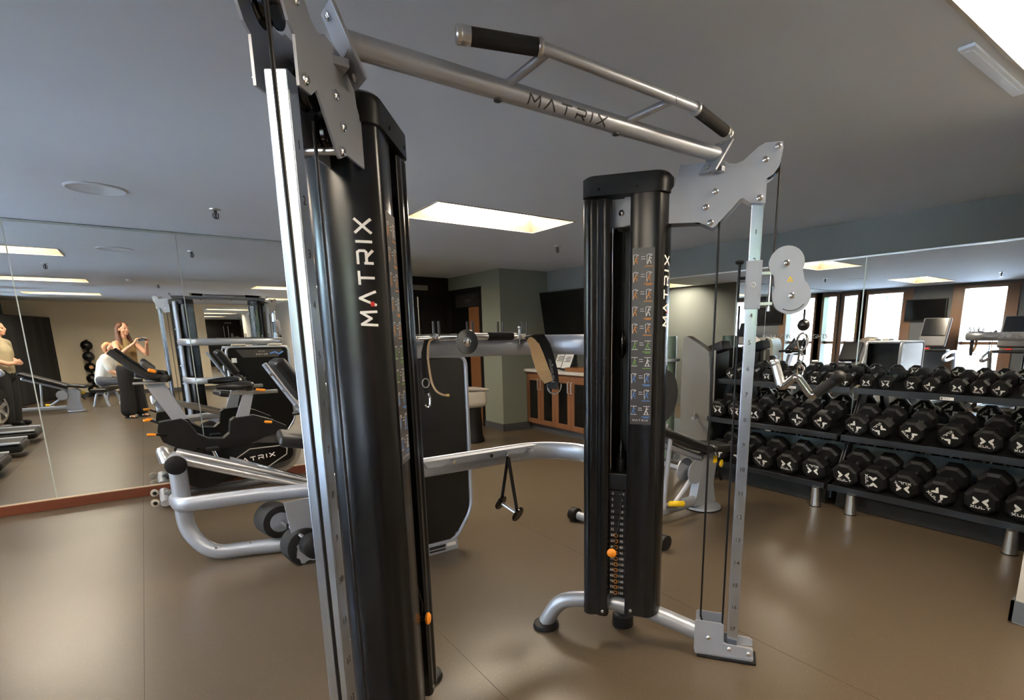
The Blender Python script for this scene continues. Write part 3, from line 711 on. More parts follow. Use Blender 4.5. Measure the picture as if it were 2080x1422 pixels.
# upper rack: posts and rail for handles; lower rack: saw-tooth hook strip
for x_ in (1.17, 1.36, 1.545, 1.70): obj('rack_post', B().cyl((x_, 2.58, 1.49), (x_, 2.58, 1.572), .006, n=10).cyl((x_ + .02, 2.56, 1.49), (x_ + .02, 2.56, 1.572), .006, n=10), DGREY, tr)
obj('rack_rail', B().ab((.95, 2.558, 1.500), (1.74, 2.61, 1.508), .002), DGREY, tr)
hk = [(1.05, .872)]
for x_ in (1.20, 1.38, 1.53, 1.70): hk += [(x_ - .13, .845), (x_ - .05, .842), (x_ - .03, .850), (x_, .836), (x_ + .015, .846)]
hk += [(1.72, .872)]
obj('hook_strip', B().prism(hk, (0, 2.520, 0), X, Z, .004), SILVER2, tr, smooth=0)
obj('strip_flange', B().ab((1.02, 2.512, .872), (1.74, 2.565, .878)), SILVER2, tr)
for x_ in (1.20, 1.42, 1.53, 1.68): obj('hook_pin', B().lathe((x_, 2.516, .865), -Y, [(.007, 0), (.007, .03), (.010, .032), (.010, .038)], 10), CHROME, tr)
# caution decal at the back foot
obj('caution_decal', B(TN).ab((.226, -.07, .30), (.2275, -.05, .50)), WHITE, tr, smooth=0)

# ------------------------------------------------------------------ handles hanging on the trainer
WR = lambda s, t, z: TR @ V((s, t, z))
vb = thing('triceps_bar', 'chrome V-shaped triceps bar hanging from the right tower pulley', 'cable handle', WR(1.128, 0, 1.24))
pts = fillet([WR(1.030, .02, 1.374), WR(1.062, .0, 1.272), WR(1.115, -.01, 1.325), WR(1.178, -.02, 1.240), WR(1.262, -.04, 1.318)], .018, 4)
obj('bar', B().tube(pts, .0165, 16), DCHROME, vb)
obj('end_cap', B().sphere(WR(1.030, .02, 1.374), .0205), STEEL, vb)
obj('grip', B().tube([WR(1.190, -.024, 1.250), WR(1.258, -.039, 1.314)], .0205, 16), FOAM, vb)
obj('grip', B().tube([WR(1.034, .018, 1.362), WR(1.058, .003, 1.285)], .0195, 16), STEEL, vb)
obj('ball_end', B().sphere(WR(1.266, -.041, 1.322), .028), RUBBER, vb)
lug = B().tube([WR(1.128 + .014 * math.cos(2 * PI * k / 14), -.008, 1.345 + .022 * math.sin(2 * PI * k / 14)) for k in range(14)], .004, 8, closed=True)
obj('lug', lug, CHROME, vb)
cr_ = thing('carabiner', 'chrome carabiner chain linking the ball stopper to the V bar', 'carabiner', WR(1.128, 0, 1.37))
def link(c, rs, rz, tt, ax):
    return B().tube([WR(c[0] + (rs * math.cos(2 * PI * k / 16) if ax == 's' else 0), c[1] + (rs * math.cos(2 * PI * k / 16) if ax == 't' else 0), c[2] + rz * math.sin(2 * PI * k / 16)) for k in range(16)], tt, 8, closed=True)
obj('body', link((1.128, 0, 1.462), .020, .034, .0045, 's'), CHROME, cr_)
obj('gate', B().cyl(WR(1.146, 0, 1.445), WR(1.146, 0, 1.478), .0062, n=10), CHROME, cr_)
for k in range(3): obj('link', link((1.128, 0, 1.424 - .026 * k), .009, .018, .0032, 't' if k % 2 == 0 else 's'), CHROME, cr_)
# straight/curl bar with disc end on the upper rack
lb = thing('lat_bar', 'chrome bar with black centre grip and round disc end on the upper rack', 'cable bar', (1.4, 2.53, 1.5))
obj('bar', B().cyl((1.02, 2.515, 1.488), (1.80, 2.535, 1.486), .011, n=14), CHROME, lb)
for x_ in (1.14, 1.69): obj('bar_cradle', B().ab((x_, 2.500, 1.466), (x_ + .02, 2.575, 1.4755)).ab((x_, 2.500, 1.4755), (x_ + .02, 2.504, 1.486)), DGREY, tr)
obj('grip', B().lathe((1.445, 2.52, 1.495), X, [(.018, 0), (.021, .004), (.021, .15), (.018, .154)], 20), FOAM, lb)
obj('sleeve', B().cyl((1.36, 2.52, 1.497), (1.45, 2.52, 1.495), .015, n=14).cyl((1.575, 2.52, 1.495), (1.62, 2.52, 1.495), .015, n=14), STEEL, lb)
dc = obj('end_disc', B().lathe((1.26, 2.40, 1.470), -Y, [(.012, -.06), (.058, -.006), (.060, 0), (.058, .004), (.022, .006), (.022, .0)], 36), ACRYL, lb)
obj('disc_boss', B().lathe((1.26, 2.396, 1.470), -Y, [(.024, 0), (.019, .006), (.012, .010), (.004, .011)], 20), CHROME, dc)
obj('disc_shaft', B().cyl((1.26, 2.40, 1.472), (1.29, 2.53, 1.488), .010, n=12), CHROME, lb)
obj('cross_pin', B().cyl((1.628, 2.50, 1.445), (1.628, 2.50, 1.535), .0045, n=10).sphere((1.628, 2.50, 1.538), .008, n=12, m=8), CHROME, lb)
obj('clamp', B().cyl((1.645, 2.515, 1.490), (1.68, 2.52, 1.489), .013, n=12), STEEL, lb)
# ankle strap
st_ = thing('ankle_strap', 'black fleece-lined ankle strap drooping from the right end of the rack', 'strap', (1.83, 2.47, 1.2))
pa = [(1.735, 2.46, 1.487), (1.79, 2.455, 1.497), (1.835, 2.45, 1.488), (1.862, 2.445, 1.44), (1.885, 2.44, 1.37), (1.905, 2.435, 1.29), (1.912, 2.43, 1.235), (1.905, 2.43, 1.195)]
def band(pts, wdir, w, th):
    b = B(); wd = [V(q) for q in wdir] if isinstance(wdir, list) else [V(wdir)] * len(pts); pts = [V(p) for p in pts]; vs, fs = [], []
    for i, p in enumerate(pts):
        t = (pts[min(i + 1, len(pts) - 1)] - pts[max(i - 1, 0)]).normalized(); u = (wd[i] - t * wd[i].dot(t)).normalized(); n = t.cross(u)
        ww = w[i] if isinstance(w, list) else w
        vs += [p + u * ww / 2 + n * th / 2, p - u * ww / 2 + n * th / 2, p - u * ww / 2 - n * th / 2, p + u * ww / 2 - n * th / 2]
    for i in range(len(pts) - 1):
        for k in range(4): fs.append((i * 4 + k, i * 4 + (k + 1) % 4, i * 4 + 4 + (k + 1) % 4, i * 4 + 4 + k))
    fs += [(0, 1, 2, 3), tuple((len(pts) - 1) * 4 + k for k in range(4))]
    return b.add(vs, fs)
obj('outer_band', band(pa, (.62, -.75, .1), [.03, .05, .062, .066, .066, .066, .06, .05], .007), BLACKCL, st_, smooth=60)
pb = [(1.752, 2.44, 1.482), (1.78, 2.425, 1.44), (1.795, 2.42, 1.39), (1.815, 2.415, 1.33), (1.845, 2.42, 1.275), (1.872, 2.425, 1.238)]
obj('fleece_lining', band(pb, (.75, -.6, .12), [.03, .055, .066, .07, .066, .05], .006), TAN, st_, smooth=60, label='tan fleece lining')
obj('d_ring', B().tube(fillet([(1.845, 2.40, 1.228), (1.85, 2.40, 1.19), (1.885, 2.39, 1.165), (1.92, 2.38, 1.19), (1.925, 2.38, 1.228)], .03, 5), .0045, 8), CHROME, st_)
st_.location = V(st_.location) + V((-.065, .055, 0))
hb_ = B(); hb_.text('Harbinger', .036, (1.893, 2.402, 1.315), (-.10, .035, -1), (.6, -.75, -.06), .004)
hv = B(); u_ = V((-.17, .04, .98)).normalized(); hv.text('Harbinger', .034, V((1.900, 2.434, 1.30)) + V((-.75, -.62, -.1)) * .0045, u_, V((-.62, .75, -.1)), .0)
obj('lettering', hv, GPRINT, st_, smooth=0, recalc=False)
hb_.bm.free()
# tan cord with hook at the left end of the rack
co = thing('cable_strap', 'tan cord and black webbing strap with steel hook beside the near tower', 'strap', (1.08, 2.5, 1.25))
cp = [(1.135, 2.50, 1.487), (1.11, 2.49, 1.482), (1.092, 2.48, 1.455), (1.085, 2.475, 1.40), (1.088, 2.47, 1.33), (1.095, 2.465, 1.27), (1.112, 2.455, 1.232), (1.14, 2.445, 1.215), (1.165, 2.44, 1.213)]
obj('cord', B().tube(fillet(cp, .03, 3), .0052, 8), mat('tan_cord', srgb(170, 142, 108), .8, bump=.4), co)
obj('cord_end', B().cyl((1.156, 2.442, 1.2135), (1.170, 2.439, 1.213), .0066, n=10), mat('brass_tip', srgb(196, 168, 96), .4, .4), co)
obj('webbing', band([(1.10, 2.50, 1.49), (1.078, 2.50, 1.42), (1.072, 2.50, 1.33), (1.075, 2.50, 1.22)], (1, 0, 0), .026, .005), BLACKCL, co)
obj('ring', B().tube([(1.076 + .018 * math.cos(2 * PI * k / 14), 2.495, 1.275 + .022 * math.sin(2 * PI * k / 14)) for k in range(14)], .0028, 6, closed=True), STEEL, co)
obj('hook', B().tube(fillet([(1.086, 2.495, 1.225), (1.094, 2.49, 1.20), (1.090, 2.49, 1.165), (1.076, 2.49, 1.155), (1.066, 2.49, 1.17)], .02, 4), .0052, 8), CHROME, co)
obj('clasp', B().cyl((1.05, 2.505, 1.487), (1.16, 2.505, 1.49), .010, n=10).cyl((1.13, 2.49, 1.487), (1.145, 2.49, 1.505), .012, n=10), STEEL, co)
# stirrup handle on the lower hook strip
sh = thing('stirrup_handle', 'black strap stirrup handle hanging from the lower rear tube', 'cable handle', (1.545, 2.50, .52))
top = V((1.536, 2.500, .842)); e1, e2 = V((1.512, 2.55, .565)), V((1.556, 2.45, .515))
for e in (e1, e2): obj('strap', band([top, top.lerp(e, .12), e + Z * .0], (e2 - e1).cross(Z).normalized() if False else (.95, .35, 0), .026, .004), BLACKCL, sh)
obj('clip', B().tube([(1.536, 2.5 + .012 * math.cos(2 * PI * k / 12), .850 + .016 * math.sin(2 * PI * k / 12)) for k in range(12)], .0035, 6, closed=True), CHROME, sh)
d = (e2 - e1).normalized()
obj('handle', B().cyl(e1, e2, .0125, n=16), STEEL, sh)
for e, q in ((e1, -d), (e2, d)): obj('end_flange', B().lathe(e - q * .008, q, [(.02, 0), (.042, .004), (.046, .010), (.042, .018), (.02, .022), (.014, .020)], 24), GLOSSB, sh)

# ------------------------------------------------------------------ dumbbell racks and dumbbells on the right
def rack(y0, y1, label, legs):
    t = thing('dumbbell_rack', label, 'rack', (4.8, (y0 + y1) / 2, 0), 'dumbbell racks along the right mirror')
    for yy in (y0 + .006, y1 - .006):
        obj('side_frame', B().prism([(4.68, .12), (4.78, .12), (5.18, 1.05), (5.18, 1.12), (5.10, 1.12)], (0, yy + .006, 0), X, Z, .012).ab((4.62, yy - .006, .08), (5.20, yy + .006, .14)), BLACK, t)
    for xf, zf, xb_, zb in ((4.555, .186, 4.955, .316), (4.705, .602, 5.075, .722), (4.855, .995, 5.165, 1.095)):
        d = V((xb_ - xf, 0, zb - zf)); n = V((-d.z, 0, d.x)).normalized()
        tb = B(); a, c = V((xf, 0, zf)), V((xb_, 0, zb))
        tb.prism([(a.x, a.z), (c.x, c.z), (c.x + n.x * .006, c.z + n.z * .006), (a.x + n.x * .006, a.z + n.z * .006)], (0, y1 - .013, 0), X, Z, y1 - y0 - .026)
        tb.ab((xf - .008, y0 + .01, zf - .022), (xf + .002, y1 - .01, zf + .030), .003).ab((xb_ - .004, y0 + .014, zb - .02), (xb_ + .004, y1 - .014, zb + .03))
        obj('tray', tb, BLACK, t, smooth=0)
    obj('base_panel', B().ab((4.66, y0 + .04, .005), (4.68, y1 - .04, .17)), FOAM, t)
    for yy in legs:
        b = B().lathe((4.545, yy, .0), (-.08, 0, 1), [(.046, .006), (.043, .03), (.036, .175)], 24)
        obj('foot', b, STEEL, t); obj('foot_pad', B().lathe((4.545, yy, 0), Z, [(.048, 0), (.048, .007)], 20), RUBBER, t)
    return t
rA = rack(.76, 2.195, 'black dumbbell rack nearest the pale wall corner', (.915, 1.975))
rB = rack(2.205, 3.60, 'black dumbbell rack farther away, behind the cable tower rail', (2.275, 3.44))
for r_, yy, in ((rA, 1.49),(rB, 2.75)):
    lb_ = obj('maker_plate', B().ab((4.8455, yy - .045, .9775), (4.847, yy + .045, 1.0005)), WHITE, r_, smooth=0)
    q = B(); q.text('XULT', .019, (4.8454, yy, .9885), -Y, Z); q.box((4.8453, yy + .034, .989), (.0004, .012, .015)); obj('maker_lettering', q, BPRINT, r_, smooth=0)
WING = [(-.08, 0), (-.26, .20), (-.52, .42), (-.60, .32), (-.52, .10), (-.40, 0), (-.52, -.10), (-.60, -.32), (-.52, -.42), (-.26, -.20)]
def dumbbell_proto(r, hl, gap, name='hex_dumbbell'):
    t = thing(name, 'proto', 'dumbbell', (0, 0, 0)); n = 8; a0 = PI / 8
    def ring(rr, x): return [V((x, rr * math.sin(a0 + 2 * PI * k / n), -rr * math.cos(a0 + 2 * PI * k / n))) for k in range(n)]
    for s in (-1, 1):
        b = B(); prof = [(r * .80, gap / 2), (r, gap / 2 + .016), (r, gap / 2 + hl - .016), (r * .82, gap / 2 + hl)]
        vs, fs = [], []
        for rr, h in prof: vs += ring(rr, s * h)
        m = len(prof)
        for i in range(m - 1):
            for k in range(n): fs.append((i * n + k, i * n + (k + 1) % n, (i + 1) * n + (k + 1) % n, (i + 1) * n + k))
        fs += [tuple(range(n)), tuple((m - 1) * n + k for k in range(n))]
        b.add(vs, fs); hd = obj('head', b, RUBBER, t, smooth=20)
        L = B(); o = V((s * (gap / 2 + hl + .0004), 0, r * .08)); u = Y * s; v = Z
        for sg_ in (1, -1): L.add([o + u * (px * sg_ * r * .74) + v * (pz * r * .72) + X * s * .0004 for px, pz in WING], [tuple(range(len(WING)))])
        L.word('XULT', r * .19, o - v * r * .44, u, v, wd=1.15, gap=.35, st=.27, lift=.0004)
        obj('emblem', L, WHITE, hd, smooth=0, recalc=False)
    obj('handle', B().lathe((-gap / 2 - .012, 0, 0), X, [(.013, 0), (.0145, .02), (.0165, gap / 2 + .012), (.0145, gap + .004), (.013, gap + .024)], 16), STEEL, t)
    return t
protos = {k: dumbbell_proto(*v) for k, v in {'S': (.062, .075, .125), 'M': (.094, .095, .125), 'L': (.110, .110, .130)}.items()}
ptree = {k: tree(p) for k, p in protos.items()}
used = set()
ORD = ['first', 'second', 'third', 'fourth', 'fifth', 'sixth', 'seventh', 'eighth', 'ninth', 'tenth', 'eleventh', 'twelfth', 'thirteenth', 'fourteenth', 'fifteenth', 'sixteenth']
TIERS = [('bottom', 'L', 4.555, .302, 18, [.885, 1.119, 1.378, 1.616, 1.842, 2.066, 2.335, 2.584, 2.836, 3.09, 3.34], [20, 0, 50, 180, 75, 10, 170, 0, 45, -30, 60]),
         ('middle', 'M', 4.71, .706, 18, [.965, 1.173, 1.398, 1.662, 1.890, 2.084, 2.375, 2.603, 2.821, 3.055, 3.27, 3.482], [15, 5, 120, 40, 135, 45, 60, -40, 30, 5, 200, 170]),
         ('top', 'S', 4.86, 1.066, 17, [1.02, 1.182, 1.307, 1.441, 1.623, 1.754, 1.945, 2.097, 2.282, 2.41, 2.55, 2.69, 2.836, 3.033, 3.24, 3.454], [20, 30, 15, 10, 30, 70, 180, 0, 40, 20, 90, 0, 20, 180, 45, 30])]
for tier, sz, xf, zc, tl, ysl, rolls in TIERS:
    gap, hl = {'S': (.125, .075), 'M': (.125, .095), 'L': (.130, .110)}[sz]; half = gap / 2 + hl
    for i, yy in enumerate(ysl):
        a = R(tl); p = V((xf + .012 + half * math.cos(a), yy, zc + .006 + half * math.sin(a)))
        roll = round(rolls[i] / 45) * 45
        lab = 'black rubber dumbbell with white emblem, %s from the right on the %s tier' % (ORD[i], tier)
        if sz not in used:
            o = protos[sz]; used.add(sz); o.location = p; o['label'] = lab; o['group'] = 'dumbbells on the racks'
        else: o = dup(protos[sz], ptree[sz], p, (0, 0, 0), lab, 'dumbbells on the racks')
        o.rotation_euler = Euler((R(roll), -a, random.uniform(-.012, .012)), 'XYZ')

# ------------------------------------------------------------------ adjustable bench behind the right tower
bn = thing('adjustable_bench', 'grey inclined weight bench with black pads and yellow grips', 'bench', (3.3, 2.87, 0))
a, c = V((3.04, 2.90, .74)), V((3.70, 2.90, .53))
def pad(b, p, q, w, th, up=Z):
    p, q = V(p), V(q); d = (q - p); u = d.normalized(); s_ = u.cross(up).normalized(); n = s_.cross(u)
    return b.box((p + q) / 2, (d.length, w, th), Matrix((u, s_, n)).transposed(), min(th * .45, .03), 3)
obj('seat_pad', pad(B(), (3.70, 2.86, .555), (3.99, 2.84, .52), .30, .065), VINYL, bn)
obj('backrest_pad', pad(B(), (2.95, 2.90, .83), (3.70, 2.87, .535), .29, .07), VINYL, bn)
hp = B(); vs = []
ov = [(math.cos(2 * PI * k / 28), math.sin(2 * PI * k / 28)) for k in range(28)]
obj('spine_beam', pad(B(), (2.95, 2.87, .73), (3.66, 2.86, .46), .09, .06), SILVER, bn)
for q_ in (2.80, 2.92): obj('hinge_plate', B().lathe((3.56, q_, .36), Y, [(.10, 0), (.10, .012)], 28), SILVER2, bn)
obj('front_post', B().prism([(3.58, .05), (3.86, .05), (3.82, .22), (3.86, .44), (3.80, .50), (3.66, .48), (3.64, .30)], (0, 2.90, 0), X, Z, .08), SILVER, bn)
obj('front_foot', B().tube([(3.62, 2.86, .02), (3.88, 2.86, .02)], [(.03, .02)] * 2, 14).lathe((3.74, 2.86, .006), Z, [(.155, 0), (.15, .022), (.10, .04)], 30), SILVER, bn)
obj('foot_rubber', B().lathe((3.74, 2.86, 0), Z, [(.162, 0), (.162, .01)], 30), RUBBER, bn)
obj('base_beam', B().tube([(3.70, 2.86, .09), (2.72, 2.86, .07)], [(.035, .05)] * 2, 12, flat=(0, 0, 1)), SILVER, bn)
obj('cross_foot', B().cyl((2.66, 3.26, .05), (2.75, 2.47, .05), .034, n=14), SILVER, bn)
for p in ((2.65, 3.30, .0), (2.755, 2.43, 0)): obj('foot_cap', B().lathe(V(p) + V((0, 0, .055)), (.1, -.99, 0), [(.055, -.03), (.055, .03)], 18), RUBBER, bn)
obj('support_strut', B().cyl((3.62, 2.84, .36), (3.30, 2.80, .14), .022, n=12), SILVER2, bn)
obj('support_strut', B().cyl((3.22, 2.80, .70), (3.16, 2.80, .12), .018, n=12), SILVER2, bn)
obj('pull_grip', B().lathe((3.30, 2.76, .145), V((.9, -.3, -.1)), [(.018, -.09), (.024, -.08), (.024, .04), (.016, .05)], 16), YELLOW, bn, label='yellow rubber grip')
obj('adjust_knob', B().lathe((3.87, 2.80, .39), V((.3, -1, 0)), [(.02, 0), (.034, .006), (.034, .018), (.014, .024)], 18), YELLOW, bn, label='yellow adjusting knob')
obj('lock_lever', B().box((3.86, 2.79, .28), (.10, .02, .03), Matrix.Rotation(R(50), 3, 'Y'), .006), BLACK, bn)
obj('caution_label', B().ab((3.80, 2.815, .40), (3.85, 2.818, .46)), YELLOW, bn, smooth=0)
for p in ((3.22, 2.80, .70), (3.62, 2.80, .47)): obj('bolt', B().lathe(p, -Y, [(.016, 0), (.016, .008), (.008, .012)], 10), CHROME, bn)

# grey selector machine with curved shroud beyond the bench
gm = thing('chest_press_machine', 'grey selector machine with a curved shroud standing by the right mirror', 'exercise machine', (4.55, 3.95, 0))
sh_ = [(-.16, 0), (.13, 0), (.155, .5), (.15, 1.0), (.12, 1.26), (.02, 1.33), (-.13, 1.42), (-.17, 1.40), (-.18, .8)]
obj('shroud', B().prism(sh_, (4.63, 3.72, .05), V((.25, -.97, 0)), Z, .14), mat('warm_grey_shroud', srgb(98, 95, 88), .45, var=.04), gm, smooth=0)
hp.prism([(a_ * .15, b_ * .26) for a_, b_ in ov], (3.66, 3.42, .91), V((.80, -.60, .05)), V((.10, .0, .99)), -.07)
obj('backrest_pad', hp, VINYL, gm)
obj('pad_stem', B().cyl((3.78, 3.44, .64), (3.74, 3.48, .30), .015, n=10).cyl((3.74, 3.48, .30), (4.45, 3.75, .05), .02, n=10), SILVER, gm)
obj('shroud_back', B().ab((4.66, 3.60, .03), (4.95, 3.98, 1.34), .03), BLACK, gm)
obj('console', B().box((4.72, 3.62, 1.33), (.16, .28, .10), Matrix.Rotation(R(-20), 3, 'X'), .02), BLACK, gm)
obj('shroud_label', B().box((4.655, 3.60, 1.14), (.002, .055, .09), Matrix.Rotation(R(-14.5), 3, 'Z')), PAPER, gm, smooth=0)
obj('column', B().cyl((4.52, 4.12, .04), (4.52, 4.12, 1.47), .095, n=28), GREENCOL, gm)
obj('column_collar', B().lathe((4.52, 4.12, 1.19), Z, [(.10, 0), (.135, .004), (.135, .03), (.10, .034)], 28), SILVER2, gm)
obj('warning_strip', B().ab((4.62, 3.56, .62), (4.64, 3.575, 1.32)), WHITE, gm, smooth=0)
obj('base', B().ab((4.40, 3.56, 0), (4.95, 4.25, .05), .015), SILVER, gm)
obj('lever_handle', B().cyl((4.55, 3.72, .66), (4.38, 3.62, .62), .014, n=10).lathe((4.39, 3.625, .622), V((-.8, -.5, -.1)), [(.02, 0), (.026, .01), (.02, .05)], 12), STEEL, gm)
gm.location = V(gm.location) + V((.20, .06, 0))
# small boxed weights on the floor beyond
for i, (px, py) in enumerate(((3.72, 3.56), (3.62, 3.36))):
    t = thing('kettle_weight', 'small black dumbbell with a white plate on the floor beneath the bench, %s' % ('farther one' if i == 0 else 'nearer one'), 'dumbbell', (px, py, 0))
    for s in (-1, 1): obj('head', B().lathe((px + s * .08, py, .062), X * s, [(.05, -.035), (.062, -.025), (.062, .025), (.05, .035)], 8), RUBBER, t, smooth=20)
    obj('handle', B().cyl((px - .07, py, .062), (px + .07, py, .062), .014, n=12), STEEL, t)
    obj('plate', B().box((px - .08, py - .0615, .066), (.06, .003, .032)), WHITE, t, smooth=0)

# ------------------------------------------------------------------ far corner: cabinet, things on it, bin
cb_ = thing('base_cabinet', 'wooden cabinet with black-glazed doors under the television', 'cabinet', (5.05, 6.55, 0))
y0, y1 = 5.36, 7.26
obj('carcass', B().ab((4.87, y0, .10), (5.29, y1, .93)), CABWOOD, cb_, smooth=0)
obj('plinth', B().ab((4.93, y0, 0), (5.27, y1, .10)), DGREY, cb_, smooth=0)
nd = 5; w = (y1 - y0) / nd
for k in range(nd):
    a, c = y0 + k * w + .004, y0 + (k + 1) * w - .004; fr = .075
    f = B().ab((4.85, a, .115), (4.869, a + fr, .90)).ab((4.85, c - fr, .115), (4.869, c, .90)).ab((4.85, a + fr, .115), (4.869, c - fr, .19)).ab((4.85, a + fr, .80), (4.869, c - fr, .90))
    d = obj('door', f, CABWOOD, cb_, smooth=0); obj('door_glass', B().ab((4.860, a + fr, .19), (4.866, c - fr, .80)), GLOSSB, d, smooth=0)
    hy = (a + .035) if (nd - 1 - k) % 2 == 0 else (c - .035)
    obj('handle', B().tube(fillet([(4.85, hy, .66), (4.82, hy, .66), (4.82, hy, .82), (4.85, hy, .82)], .015, 3), .006, 8), STEEL, d)
tag(obj('countertop', B().ab((4.80, y0 - .03, .93), (5.29, y1 + .004, .975), .006), COUNTER), 'white stone worktop on the wooden cabinet', 'worktop')
def sheet(loc, w, h, lean, label, name='sign_holder'):
    t = thing(name, label, 'sign', loc); M = Matrix.Translation(V(loc)) @ Matrix.Rotation(R(lean), 4, 'Y')
    obj('frame', B(M).box((0, 0, h / 2), (.012, w, h), bev=.003), BLACK, t)
    obj('paper', B(M).ab((-.0075, -w * .42, h * .08), (-.0062, w * .42, h * .93)), PAPER, t, smooth=0)
    q = B(M)
    for k in range(4): q.ab((-.0082, -w * .3, h * (.38 + .07 * k)), (-.0076, w * (.3 - .1 * (k % 2)), h * (.41 + .07 * k)))
    obj('print', q, BPRINT, t, smooth=0)['kind'] = 'stuff'
sheet((4.98, 6.42, .977), .24, .34, 24, 'black-framed notice leaning back on the worktop, right one')
sheet((5.05, 6.70, .977), .24, .34, 24, 'black-framed notice leaning back on the worktop, left one behind the strap')
tag(obj('wooden_tray', B().ab((4.85, 5.65, .976), (5.1, 6.25, .995), .004).ab((4.85, 5.65, .995), (4.865, 6.25, 1.03)).ab((5.085, 5.65, .995), (5.1, 6.25, 1.03)).ab((4.865, 6.235, .995), (5.085, 6.25, 1.03)).ab((4.865, 5.65, .995), (5.085, 5.665, 1.03)), DOORWOOD, smooth=0), 'shallow wooden tray on the white worktop', 'tray')
tag(obj('wooden_box', B().ab((4.92, 6.78, .976), (5.06, 6.98, 1.05), .004), REDWOOD, smooth=0), 'small red-brown wooden box at the left end of the worktop', 'box')
hm = thing('towel_hamper', 'pale rounded tub on a black pedestal beside the brown door', 'bin', (3.62, 6.85, 0))
obj('pedestal', B().lathe((3.62, 6.85, 0), Z, [(.17, 0), (.175, .02), (.15, .1), (.14, .46), (.15, .53)], 28), BLACK, hm)
obj('tub', B().box((3.60, 6.83, .63), (.40, .38, .26), bev=.09, seg=4), PALEPL, hm)
obj('lid', B().box((3.60, 6.83, .765), (.41, .39, .035), Matrix.Rotation(R(4), 3, 'Y'), .016, 3), PALEPL, hm)
obj('back_post', B().cyl((3.62, 6.98, .5), (3.52, 7.02, 1.05), .05, n=16), BLACK, hm)
obj('top_cap', B().sphere((3.52, 7.02, 1.07), .07, (1, 1, .4)), PALEPL, hm)

# ------------------------------------------------------------------ leg press (stack tower, seat rail, backrest, footplate rollers)
lp = thing('leg_press_machine', 'silver and black seated leg press behind the near tower, with dark stack panel', 'exercise machine', (.9, 3.9, 0))
tw0, tw1, ty0, ty1 = .93, 1.745, 3.36, 3.86
pan = [(tw0 + .02, .06)] + [(tw1 - .16, .06)] + arc(tw1 - .16, .26, .14, -80, 0, 7) + [(tw1 - .02, 1.35), (tw0 + .02, 1.35)]
for yy, nm in ((ty0 + .02, 'front_panel'), (ty1, 'rear_panel')): obj(nm, B().prism(pan, (0, yy, 0), X, Z, .02), SHROUD, lp, smooth=30)
obj('stack_housing', B().ab((tw0 + .03, ty0 + .02, .08), (tw1 - .16, ty1 - .02, 1.34)), BLACK, lp)
for yy in (ty0 + .01, ty1 - .01):
    obj('panel_frame', B().tube(fillet([(tw0, yy, .05), (tw0, yy, 1.37), (tw1, yy, 1.37), (tw1, yy, .28), (tw1 - .12, yy, .10), (tw1 - .20, yy, .06)], .08, 6), [(.016, .022)] * len(fillet([(tw0, yy, .05), (tw0, yy, 1.37), (tw1, yy, 1.37), (tw1, yy, .28), (tw1 - .12, yy, .10), (tw1 - .20, yy, .06)], .08, 6)), 10, flat=(0, 1, 0)), SILVER, lp)
obj('top_cap', B().ab((tw0, ty0 + .02, 1.35), (tw1, ty1 - .02, 1.385), .012), SILVER, lp)
for x0 in (tw0 + .08, tw1 - .26): obj('top_grip', B().ab((x0, ty1 - .10, 1.385), (x0 + .18, ty1 + .01, 1.415), .012), PALEPL, lp)
obj('base_foot', B().ab((1.18, ty0 - .01, 0), (1.62, ty0 + .06, .085), .008), SILVER2, lp)
q = B().ab((1.40, ty0 - .0125, .02), (1.52, ty0 - .0105, .032)).ab((1.40, ty0 - .0125, .042), (1.52, ty0 - .0105, .062)); obj('warning_label', q, BPRINT, lp, smooth=0)
obj('serial_label', B().ab((1.53, ty0 - .0125, .04), (1.60, ty0 - .0105, .065)), WHITE, lp, smooth=0)
# placard on the side that the mirror shows
pq = obj('placard', B().prism([(1.05, 1.335), (1.13, 1.22), (1.60, 1.22), (1.66, 1.335)], (0, ty1 + .004, 0), X, Z, .003), PLAC, lp, smooth=0)
q = B(); q.word('MATRIX', .022, (1.38, ty1 + .0046, 1.262), -X, Z); q.word('MATRIX', .012, (1.38, ty1 + .0046, 1.305), -X, Z); obj('placard_lettering', q, WHITE, pq, smooth=0, recalc=False)
q = B(); q.strip([(-.09, .02), (-.03, -.02), (.02, .015), (.09, -.01)], .02, (1.58, ty1 + .0046, 1.28), -X, Z); obj('placard_graphic', q, BLP, pq, smooth=0, recalc=False)
obj('white_label', B().ab((.985, ty1 + .001, 1.15), (1.05, ty1 + .004, 1.215)), WHITE, lp, smooth=0)
# seat end frame: post, floor loop, side tube
P0 = V((.075, 4.28, 0))
fp = fillet([(.075, 4.28, .66), (.075, 4.28, .22), (.19, 4.21, .055), (.50, 4.13, .055), (1.10, 3.84, .055)], .2, 8)
obj('floor_loop', B().tube(fp, [(.052, .036)] * len(fp), 18, flat=(.1, 1, 0)), SILVER, lp)
sp_ = fillet([(.075, 4.24, .66), (.065, 4.215, .455), (.10, 4.18, .452), (.45, 4.13, .448), (1.12, 3.86, .448)], .05, 5)
sp2 = fillet([(.03, 4.36, .428), (.045, 4.20, .428), (.50, 4.10, .438), (1.12, 3.86, .448)], .08, 6)
obj('side_tube', B().tube(sp2, [(.030, .050)] * len(sp2), 18, flat=(0, 0, 1)), SILVER, lp)
for p in ((.22, 4.178, .0955), (.42, 4.14, .0955)): obj('bolt', B().lathe(p, Z, [(.014, 0), (.014, .006), (.008, .010)], 10), CHROME, lp)
r0, r1 = V((.085, 4.30, .715)), V((1.05, 4.02, .355))
for off, zz in ((0, 0), (.075, .035)):
    o_ = V((0, off, zz)); obj('guide_rail', B().tube([r0 + o_, r1 + o_], [(.020, .030)] * 2, 14, flat=(0, 0, 1)), STEEL, lp)
